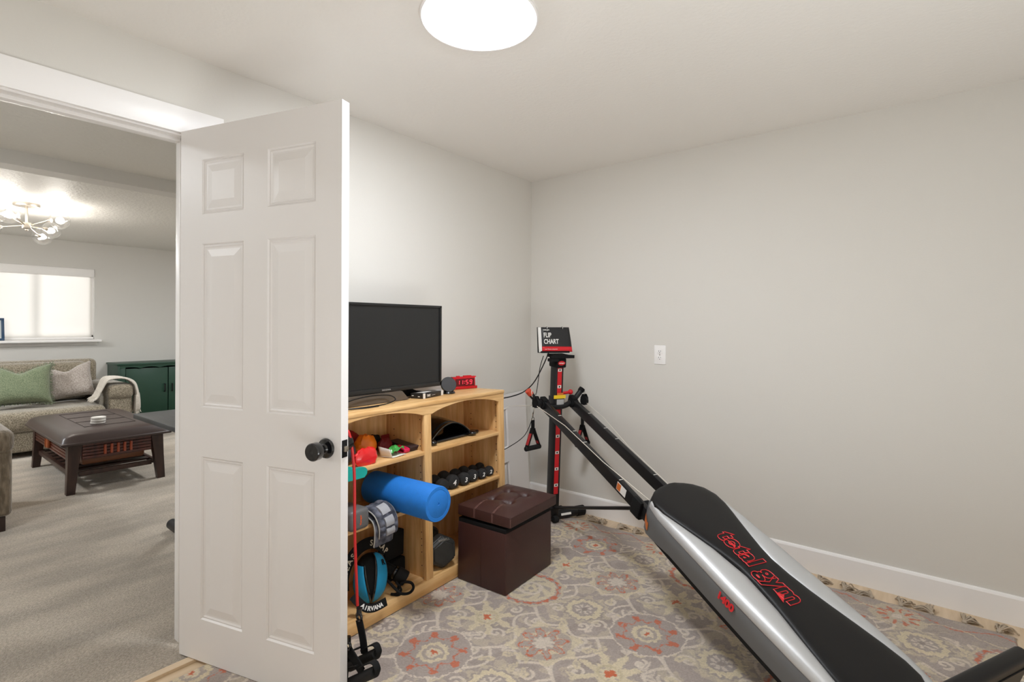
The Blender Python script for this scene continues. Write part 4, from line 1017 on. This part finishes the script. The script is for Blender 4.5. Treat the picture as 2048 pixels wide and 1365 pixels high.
b = MB(); b.tube([pn+Vector((.02, -.004, -.015)), RM @ Vector((.40, -.1235, -.01)), RM @ Vector((.80, -.118, .006)), RM @ Vector((1.20, -.09, .03))], .0022, 8); b.tube([pn+Vector((-.026, 0, 0)), pn+Vector((-.028, 0, -.07))], .0022, 8)
b.tube([pf_+Vector((.02, .004, -.012)), pf_+Vector((.24, -.01, -.075)), RM @ Vector((.70, .112, .012)), RM @ Vector((1.22, .07, .04))], .0022, 8); b.tube([pf_+Vector((-.026, 0, 0)), pf_+Vector((-.028, 0, -.075))], .0022, 8)
b.tube(smoothpts([wb[0]+Vector((.01, .01, .02)), wb[1]+Vector((.02, 0, .01)), wb[1]+Vector((.012, .01, -.022)), pn+Vector((0, 0, .052))], 5), .003, 8)
b.build('pull_cable', ROPE, gym)
# hanging stirrup handles
def stirrup(top, yaw, label):
    t = thing('pull_handle', label, 'handle', mw=G @ Matrix.Translation(top) @ Matrix.Rotation(yaw, 4, 'Z'), group='stirrup handles of the trainer')
    b = MB(); q = [Vector((0, .011*cos(2*pi*k/16), -.011+.011*sin(2*pi*k/16))) for k in range(16)]; b.tube(q, .0025, 8, closed=True); b.tube([(0, 0, .03), (0, 0, .0)], .003, 8); b.build('ring', CHR, t)
    b = MB(); b.strap([(0, 0, -.018), (0, 0, -.075)], (0, 1, 0), .026, .006); b.build('strap', BLKM, t)
    for s in (-1, 1):
        b = MB(); b.strap(smoothpts([(0, s*.004, -.068), (0, s*.014, -.095), (0, s*.056, -.190)], 4), (1, 0, 0), .030, .006); side_ = b.build('side_strap', BLKM, t)
        b = MB(); b.box((0, s*.0335, -.136), (.020, .0085, .075), rot=Matrix.Rotation(R(s*23.5), 3, 'X')); b.build('red_print', mat('dark_red_print', (170, 36, 40), .7), side_)
    b = MB(); b.tube([(0, -.066, -.192), (0, -.062, -.192), (0, .062, -.192), (0, .066, -.192)], [.012, .0155, .0155, .012], 18); b.build('grip', RUB, t)
    return t
stirrup(Vector((.066, -.178, .713)), R(18), 'black and red stirrup handle hanging nearest the bookcase')
stirrup(Vector((.066, .190, .705)), R(18), 'black and red stirrup handle hanging beyond the column by the bare wall')

# ------------------------------------------------------------------ flip chart on the column head
fn = Vector((.80, -.60, 0)).normalized(); fx = Vector((-fn.y, fn.x, 0))
pc = O + ax*.085 + fy*(-.032) + Vector((0, 0, 1.122))
FM = frame(pc, fx, (0, 0, 1))   # x right, y up, z toward viewer
fc = thing('flip_chart', 'black and red spiral flip chart standing on the trainer column', 'flip chart', mw=FM)
b = MB(); b.box((-.004, .080, -.035), (.205, .165, .004), rot=Matrix.Rotation(R(-6), 3, 'X')); b.box((0, .004, -.01), (.19, .012, .06), bev=.002); b.build('easel', BLKM, fc, smooth=False)
t6 = Matrix.Rotation(R(-10), 4, 'X')
b = MB(); b.box((-.092, .084, -.004), (.024, .160, .010), M=t6); b.build('page_edges', WHT, fc, smooth=False)
b = MB(); b.grid(lambda u, v: t6 @ Vector((-.086+.190*u+.012*(1-v)*u, .006+.158*v-.004*u*(1-v), .004+.006*sin(pi*(1-v))*.6+.006*u*(1-v))), 10, 10); b.build('cover', mat('chart_black', (30, 30, 32), .45), fc, solid=.0015)
b = MB(); b.grid(lambda u, v: t6 @ Vector((-.086+.190*u+.012*(1-v*.2)*u, .0065+.032*v-.004*u*(1-v*.2), .0056+.0045*v*.6+.006*u*(1-v*.2))), 10, 3); b.build('red_band', RED, fc, solid=.001)
b = MB(); b.text('FLIP\nCHART', .042, t6 @ Matrix.Translation((-.074, .098, .0125)), .0003, bold=.0010, xs=.72); b.build('title_lettering', WHT, fc, smooth=False); b = MB(); b.text('total gym', .011, t6 @ Matrix.Translation((-.074, .143, .0095)), .0003, bold=.0003); b.build('logo_lettering', WHT, fc, smooth=False); b = MB(); b.text('your fitness companion', .009, t6 @ Matrix.Translation((-.068, .018, .0105)), .0003)
b.build('band_lettering', WHT, fc, smooth=False)
for xx in (-.045, .06):
    b = MB(); b.tube([t6 @ Vector((xx, .158+.012*sin(2*pi*k/16), -.006+.014*cos(2*pi*k/16))) for k in range(16)], .0016, 8, closed=True); b.build('binder_ring', CHR, fc)

# cords running behind the bookcase
def cordz(P, Z2):
    out = []
    for (x, y, z), k in zip(P, Z2): p = Vector((x, y, z)); out.append(CAM+(p-CAM)*k)
    return out
c1_ = [(.264, -.145, 1.113), (.243, -.187, 1.017), (.195, -.226, .903), (.153, -.285, .84), (.172, -.436, .826), (.204, -.602, .83)]
c2_ = [(.223, -.153, 1.084), (.216, -.184, 1.005), (.217, -.209, .903), (.23, -.249, .822), (.22, -.27, .687), (.191, -.293, .578), (.182, -.364, .527), (.203, -.539, .502), (.205, -.602, .501)]
b = MB(); b.tube(smoothpts(cordz(c1_, [.945, .95, .955, .965, .985, 1.0]), 6), .0038, 8); tag(b.build('power_cord', BLK), 'thick black cord from the chart holder to the bookcase back', 'cord')
b = MB(); b.tube(smoothpts(cordz(c2_, [.95, .955, .96, .965, .968, .968, .975, .99, 1.0]), 6), .0026, 8); tag(b.build('power_cord', BLK), 'thin black cord drooping behind the stirrup handle to the bookcase', 'cord')
b = MB(); b.tube(smoothpts([(.352, -.470, .792), (.30, -.405, .772), (.18, -.375, .755), (.13, -.43, .75), (.10, -.50, .70), (.12, -.56, .66), (.14, -.62, .66)], 6), .0018, 8); tag(b.build('charging_cable', ROPE), 'thin white cord in front of the leaning door panel', 'cord')

# ------------------------------------------------------------------ wall outlet
ol_ = thing('wall_outlet', 'white double wall outlet on the bare right wall', 'outlet', (1.009, 0, 1.114))
b = MB(); b.box((0, -.003, 0), (.076, .006, .120), bev=.003, seg=3); b.build('cover_plate', TRIM, ol_)
for z in (.02, -.02):
    b = MB(); b.box((0, -.0068, z), (.034, .003, .028), bev=.001); r_ = b.build('receptacle', TRIM, ol_)
    b = MB(); b.box((-.006, -.0085, z+.004), (.0022, .001, .008)); b.box((.006, -.0085, z+.004), (.0022, .001, .007)); b.tube([(0, -.0082, z-.007), (0, -.009, z-.007)], .0025, 10); b.build('slots', BLK, r_, smooth=False)
b = MB(); b.tube([(0, -.006, 0), (0, -.0085, 0)], .003, 12); b.build('screw', CHR, ol_)

# ------------------------------------------------------------------ resistance tubes hanging on the far door knob
def tube_band(name, label, m, pts, grip0, grip1, ringp):
    t = thing(name, label, 'resistance band', pts[0])
    L = lambda p: Vector(p)-Vector(pts[0])
    b = MB(); b.tube(smoothpts([L(p) for p in pts], 6), .0052, 12); b.build('tube', m, t)
    b = MB(); rp = L(ringp); b.tube([rp+Vector((.014*cos(2*pi*k/16), .0, .014*sin(2*pi*k/16))) for k in range(16)], .0045, 8, closed=True); b.tube([rp+Vector((0, 0, .03)), rp+Vector((0, 0, .008))], .0095, 12); b.build('clip_ring', BLKG, t)
    g0, g1 = L(grip0), L(grip1); d = (g1-g0).normalized()
    b = MB(); b.tube([g0, g0+d*.004, g1-d*.004, g1], [.013, .0175, .0175, .013], 18); b.build('grip', RUB, t)
    mid = (g0*.45+g1*.55)+Vector((0, 0, .0)); 
    b = MB(); b.strap(smoothpts([rp+Vector((0, 0, -.012)), rp*.5+mid*.5+Vector((.006, 0, .0)), mid+Vector((.0, 0, .018))], 4), (1, .1, 0), .032, .005)
    b.strap(smoothpts([mid+Vector((-.01, 0, .03)), (g1+mid)*.5+Vector((.02, 0, .05)), g1+Vector((.008, 0, .012)), g1+Vector((.006, 0, -.004))], 5), (0, 1, 0), .022, .004)
    b.strap(smoothpts([mid+Vector((-.02, 0, .035)), g0+Vector((.0, 0, .05)), g0+Vector((-.008, 0, .0))], 5), (0, 1, 0), .022, .004); b.build('webbing', BLKM, t)
    return t
kb = DM @ Vector((.722, DT+.045, .866))
tube_band('resistance_band', 'red resistance tube with black handle hanging beside the open door', mat('red_rubber_tube', (206, 36, 36), .35), [kb+Vector((-.012, .004, .036)), kb+Vector((.012, .016, .034)), (.736, -2.045, .78), (.742, -2.045, .55), (.752, -2.04, .305)], (.705, -2.038, .070), (.862, -2.038, .180), (.759, -2.038, .268))
kb2 = DM @ Vector((.722, DT+.024, .866))
tube_band('resistance_band', 'blue resistance tube with black handle hanging behind the red one', mat('blue_rubber_tube', (24, 78, 178), .35), [kb2+Vector((-.008, -.001, .022)), kb2+Vector((.012, .003, .018)), (.742, -2.094, .76), (.745, -2.094, .45), (.755, -2.088, .225)], (.752, -2.083, .050), (.915, -2.083, .164), (.762, -2.084, .19))
# ------------------------------------------------------------------ lounge: sofa
FZ = .008
VEL = mat('taupe_chenille', (160, 150, 132), .85, bump=.7, bscale=90, rgb2=(92, 83, 66), vscale=120, detail=6, sheen=.5, spec=.2)
sf = thing('sofa', 'taupe chenille sofa along the far lounge wall under the window', 'sofa', (-4.42, -2.9, FZ))
def soft(name, c, d, par, m=VEL, bev=.05, seg=4, rot=None):
    b = MB(); b.box(c, d, bev=bev, seg=seg, rot=rot); return b.build(name, m, par, ang=80)
soft('base', (-.50, 0, .155), (.98, 3.10, .20), sf, bev=.03)
for k, y in enumerate((-.70, .70)): soft('seat_cushion', (-.40, y, .345), (.86, 1.39, .20), sf, bev=.07)
soft('back', (-.88, 0, .58), (.24, 2.98, .62), sf, bev=.06)
for y in (-.70, .70): soft('back_cushion', (-.73, y, .66), (.20, 1.39, .42), sf, bev=.08, rot=Matrix.Rotation(R(-8), 3, 'Y'))
for y in (-1.52, 1.52):
    soft('arm', (-.48, y, .34), (.94, .21, .42), sf, bev=.03)
    soft('arm_pad', (-.47, y, .565), (.98, .235, .16), sf, bev=.055)
for x in (-.08, -.9):
    for y in (-1.45, 1.45): b = MB(); b.box((x, y, .028), (.07, .07, .056)); b.build('foot', BLKM, sf)
def pillow(name, label, m, c, w, h, t, mw_rot, fringe=None):
    b = MB(); n = 30
    def P(u, v, s):
        a = 2*u-1; q = 2*v-1; pin = 1-.12*(1-abs(a)**2)*(abs(q)) - .0
        x = a*w/2*(1-.10*(1-a*a)*0-.09*(1-q*q)*0)*(1-.10*(1-abs(q)**3)*abs(a)); z = q*h/2*(1-.14*(1-abs(a)**2.5)*abs(q))
        k = max(0, (1-a**4)*(1-q**4))**.55
        dent = .35*math.exp(-((a)**2/.05))*max(0, q)**2
        return Vector((s*(t/2)*k*(1-dent)+.003*sin(9*a+5*q), x, z - .17*h*math.exp(-(a/.42)**2)*max(0, q)**1.5))
    b.grid(lambda u, v: P(u, v, 1), n, n); b.grid(lambda u, v: P(u, v, -1), n, n)
    bmesh.ops.remove_doubles(b.bm, verts=list(b.bm.verts), dist=.003)
    o = b.build(name, m, ang=80); o.matrix_world = Matrix.Translation(c) @ mw_rot; tag(o, label, 'pillow')
    if fringe:
        fb = MB(); random.seed(9)
        for s_ in range(260):
            e = s_/260*4; k = int(e); f = e-k
            a, q = ((f, 0), (1, f), (1-f, 1), (0, 1-f))[k]
            p = P(a, q, 0); d = Vector((random.uniform(-.4, .4), (a-.5)*2 if k in (1, 3) else random.uniform(-.5, .5), (q-.5)*2 if k in (0, 2) else random.uniform(-.5, .5))).normalized()
            fb.tube([p-d*.004, p+d*.022+Vector((random.uniform(-.006, .006),)*3)], .0022, 4)
        fb.build('fringe', fringe, o)
    return o
GRN = mat('sage_green_linen', (122, 132, 104), .85, bump=.5, bscale=160, rgb2=(90, 102, 76), vscale=120, sheen=.3)
GRP = mat('grey_plush', (172, 163, 156), .9, bump=.6, bscale=70, rgb2=(140, 130, 122), vscale=90, sheen=.5)
tilt = Matrix.Rotation(R(-20), 4, 'Y')
pillow('throw_pillow', 'sage green fringed pillow leaning on the sofa back', GRN, (-4.705, -2.14, FZ+.682), .50, .42, .17, Matrix.Rotation(R(-8), 4, 'Z') @ tilt, GRN)
pillow('throw_pillow', 'grey plush pillow between the green pillow and the sofa arm', GRP, (-4.85, -1.745, FZ+.672), .45, .40, .16, Matrix.Rotation(R(-14), 4, 'Z') @ tilt @ Matrix.Rotation(R(8), 4, 'X'))
# knitted throw over the arm
THR = mat('cream_knit', (208, 200, 188), .95, bump=.8, bscale=120, var=.15, vscale=40, sheen=.4)
b = MB()
prof = smoothpts([(-1.72, .462), (-1.66, .475), (-1.60, .53), (-1.53, .625), (-1.46, .668), (-1.38, .672), (-1.30, .655), (-1.252, .60), (-1.242, .50), (-1.238, .40), (-1.236, .33)], 6)
P0_ = [(-1.63, .475), (-1.585, .505), (-1.54, .60), (-1.495, .685), (-1.40, .70), (-1.32, .68), (-1.262, .63), (-1.238, .54), (-1.232, .44), (-1.228, .34)]
PP = smoothpts([(0, y, z) for y, z in P0_], 5)
def throw(u, v):
    i = u*(len(PP)-1); k = min(int(i), len(PP)-2); p = PP[k].lerp(PP[k+1], i-k)
    x = -4.60+.19*v + .04*(1-u)*(v-.2) - .03*sin(6*u); r = .010*sin(v*pi*7+4*u)+.006*sin(v*23+u*9)
    return Vector((x+.015*sin(u*11+v*4), p.y+r*.6+.012*(u > .8)*sin(v*19), p.z+FZ+r+.014))
b.grid(throw, 60, 40); o = b.build('throw_blanket', THR, ang=80, solid=.012); tag(o, 'cream knitted throw blanket draped over the sofa arm', 'blanket')
fr = MB(); random.seed(4)
for k in range(40):
    p = throw(1, k/39); fr.tube([p, p+Vector((random.uniform(-.008, .012), random.uniform(-.004, .012), -.03-.015*random.random()))], .0025, 4)
fr.build('fringe', THR, o)

# armchair nearer the doorway (only its right side is in view)
ac = thing('armchair', 'brown taupe velvet armchair at the left edge near the doorway', 'armchair', (-2.42, -2.98, FZ))
BV = mat('brown_taupe_velvet', (132, 118, 100), .85, bump=.5, bscale=120, rgb2=(98, 86, 70), vscale=50, stretch=(1, 1, .3), sheen=.5, spec=.2)
soft('arm', (-.1, .36, .32), (.78, .17, .46), ac, BV, .03); soft('arm', (-.1, -.36, .32), (.78, .17, .46), ac, BV, .03)
soft('arm_pad', (-.1, .36, .555), (.82, .19, .15), ac, BV, .05); soft('arm_pad', (-.1, -.36, .555), (.82, .19, .15), ac, BV, .05)
soft('seat_cushion', (-.12, 0, .36), (.74, .55, .2), ac, BV, .05); soft('back', (.24, 0, .55), (.18, .6, .62), ac, BV, .06); soft('base', (-.1, 0, .18), (.78, .6, .18), ac, BV, .02)
DW_ = mat('dark_wood', (62, 40, 32), .4, stretch=(3, 3, .6), vscale=8, rgb2=(44, 26, 20))
for x in (-.42, .24):
    for y in (-.38, .38): b = MB(); b.box((x, y, .045), (.07, .07, .09)); b.build('foot', DW_, ac)

# ------------------------------------------------------------------ leather topped coffee table
ct = thing('coffee_table', 'dark wood coffee table with brown leather padded top', 'coffee table', (-3.33, -1.845, FZ))
RW = mat('red_brown_wood', (86, 38, 26), .3, stretch=(1, 12, 1), vscale=4, rgb2=(58, 24, 18), coat=.2)
LT = mat('brown_padded_leather', (60, 47, 44), .36, bump=.06, bscale=200)
tx, ty = 1.24, .62
b = MB(); b.grid(lambda u, v: Vector(((u-.5)*(tx+.10), (v-.5)*(ty+.10), .375+.092*(max(0, 1-abs(2*u-1)**14)*max(0, 1-abs(2*v-1)**8))**.42)), 48, 36)
b.box((0, 0, .382), (tx+.10, ty+.10, .022), bev=.010, seg=3); b.build('leather_top', LT, ct, ang=60)
b = MB()
for s in (-1, 1):
    b.tube([(-.42, s*.17, .4685), (.42, s*.17, .4685)], .0016, 6); b.tube([(s*.42, -.17, .4685), (s*.42, .17, .4685)], .0016, 6)
for x in (-.14, .14): b.tube([(x, -.17, .4685), (x, .17, .4685)], .0016, 6)
b.build('seam', mat('dark_seam', (42, 32, 30), .6), ct)
for sx in (-1, 1):
    for sy in (-1, 1):
        b = MB(); rr = []
        for z, w_, o_ in ((0, .052, .012), (.2, .066, .004), (.37, .085, 0)):
            cx = sx*(tx/2-.04+o_); cy = sy*(ty/2-.04+o_)
            ix = cx-sx*w_; iy = cy-sy*w_
            x0, x1, y0, y1 = min(cx, ix), max(cx, ix), min(cy, iy), max(cy, iy)
            rr.append([Vector((x0+sx*.04, y0+sy*.04, z)), Vector((x1+sx*.04, y0+sy*.04, z)), Vector((x1+sx*.04, y1+sy*.04, z)), Vector((x0+sx*.04, y1+sy*.04, z))])
        b.rings(rr); b.build('leg', DW_, ct, smooth=False)
for s in (-1, 1):
    b = MB()
    for k in range(5): b.box((s*(tx/2-.012), 0, .262+.024*k), (.022, ty-.17, .019), bev=.004)
    b.box((s*(tx/2-.022), 0, .31), (.012, ty-.16, .13)); ap = b.build('ribbed_apron', RW, ct)
    b = MB(); [b.tube([(s*(tx/2+.002), -.085+.0425*k, .272), (s*(tx/2+.002), -.085+.0425*k, .345)], .010, 12) for k in range(5)]; b.build('carved_bars', mat('orange_brown_wood', (150, 66, 38), .25, coat=.4), ap)
    b = MB()
    for k in range(5): b.box((0, s*(ty/2-.012), .262+.024*k), (tx-.17, .022, .019), bev=.004)
    b.box((0, s*(ty/2-.022), .31), (tx-.16, .012, .13)); ap = b.build('ribbed_apron', RW, ct)
    b = MB(); b.box((0, s*(ty/2+.008), .31), (.085, .03, .085), bev=.014, seg=3)
    for k in (-.02, 0, .02): b.box((k, s*(ty/2+.022), .31), (.004, .006, .07))
    b.build('drawer_pull', mat('caramel_wood', (158, 82, 40), .3), ap)
b = MB(); b.box((0, 0, .222), (tx-.2, ty-.2, .075), bev=.02); b.build('drawer_box', mat('mid_brown_wood', (120, 74, 44), .45), ct)
for s in (-1, 1):
    b = MB(); b.box((s*(tx/2-.05), 0, .135), (.03, ty-.14, .035), bev=.003); b.build('shelf_rail', DW_, ct); b = MB(); b.box((0, s*(ty/2-.04), .135), (tx-.14, .03, .035), bev=.003); b.build('shelf_rail', DW_, ct)
b = MB()
for k in range(7): b.box((-.42+.14*k, 0, .142), (.085, ty-.09, .016), bev=.003)
b.build('slat_shelf', DW_, ct)
MAR = mat('white_marble', (226, 222, 216), .35, rgb2=(196, 190, 184), vscale=14)
for k, lb in enumerate(('bottom white round coaster of the stack on the leather table', 'middle white round coaster of the stack on the leather table', 'top white round coaster of the stack on the leather table')):
    b = MB(); z0 = .4690+FZ+k*.0185; b.lathe([(0, 0), (.047, 0), (.050, .003), (.050, .013), (.047, .0155), (0, .0155)], 36); b.mi = 0
    o = b.build('coaster', MAR); o.location = (-3.02+.003*(k == 1), -1.905+.002*k, z0); tag(o, lb, 'coaster', 'white coasters on the coffee table')
    if k: 
        b = MB(); b.lathe([(0, -.0026), (.046, -.0026), (.046, 0), (0, 0)], 30); b.build('cork_pad', mat('cork', (120, 110, 100), .8), o)

# ------------------------------------------------------------------ dark green cabinet
cb = thing('cabinet', 'dark green two door cabinet against the far lounge wall', 'cabinet', (-5.76, -.45, FZ))
GC = mat('dark_green_paint', (24, 62, 46), .4)
cw, chh, cdp = 1.35, .79, .44
b = MB()
for c, d in (((0, 0, chh-.012), (cdp+.02, cw+.02, .024)), ((0, 0, .05), (cdp, cw, .03)), ((0, -cw/2+.011, chh/2), (cdp, .022, chh-.02)), ((0, cw/2-.011, chh/2), (cdp, .022, chh-.02)), ((-cdp/2+.006, 0, chh/2), (.012, cw-.03, chh-.05))): b.box(c, d, bev=.003)
b.build('carcass', GC, cb)
b = MB(); pts = [(-cw/2+.02, chh-.024), (-cw/2+.02, chh-.07)] + [(-cw/2+.02+(cw-.04)*k/60, chh-.07+.022*abs(sin(pi*k/60*6))**.7) for k in range(1, 60)] + [(cw/2-.02, chh-.07), (cw/2-.02, chh-.024)]
b.prism(pts, .02, Matrix(((0, 0, 1, cdp/2-.02), (1, 0, 0, 0), (0, 1, 0, 0), (0, 0, 0, 1)))); b.build('scalloped_rail', GC, cb)
for y0, y1, hy in ((-cw/2+.085, -.12, -.16), (-.115, cw/2-.085+.0, -.075)):
    b = MB(); b.box((cdp/2-.032, (y0+y1)/2, .39), (.018, y1-y0-.004, .66), bev=.004); dr = b.build('door', GC, cb)
    b = MB(); b.tube([(cdp/2-.02, hy, .40), (cdp/2+.004, hy, .40), (cdp/2+.004, hy, .50), (cdp/2-.02, hy, .50)], .007, 10); b.build('pull', BLK, dr)
for s in (-1, 1): b = MB(); b.box((cdp/2-.02, s*(cw/2-.045), .4), (.03, .07, .72), bev=.003); b.build('stile', GC, cb)
for x in (-.17, .17):
    for y in (-cw/2+.05, cw/2-.05): b = MB(); b.box((x, y, .02), (.04, .04, .04)); b.build('foot', BLKM, cb)

# ------------------------------------------------------------------ black desk behind the wall
dk = thing('desk', 'black wood desk with metal leg behind the open door', 'desk', (-1.0, -1.76, FZ))
DKM = mat('charcoal_wood', (58, 61, 64), .42, stretch=(1.2, 12, 1), vscale=5, rgb2=(40, 42, 45))
b = MB(); b.box((.02, 0, .708), (1.20, .60, .028), bev=.003); b.build('desk_top', DKM, dk)
for s in (-1, 1):
    pass
for x in (-.30, .44):
    b = MB(); b.box((x, -.12, .37), (.06, .05, .65), bev=.004); b.build('leg', BLK, dk)
    b = MB(); b.tube([(x-.09, -.155, .036), (x-.075, -.155, .036), (x+.09, -.155, .036)], [.024, .032, .032], 20) if False else b.tube([(x-.085, -.15, .036), (x-.075, -.15, .036), (x+.13, -.15, .036)], [.026, .032, .032], 20); b.build('foot', BLK, dk)
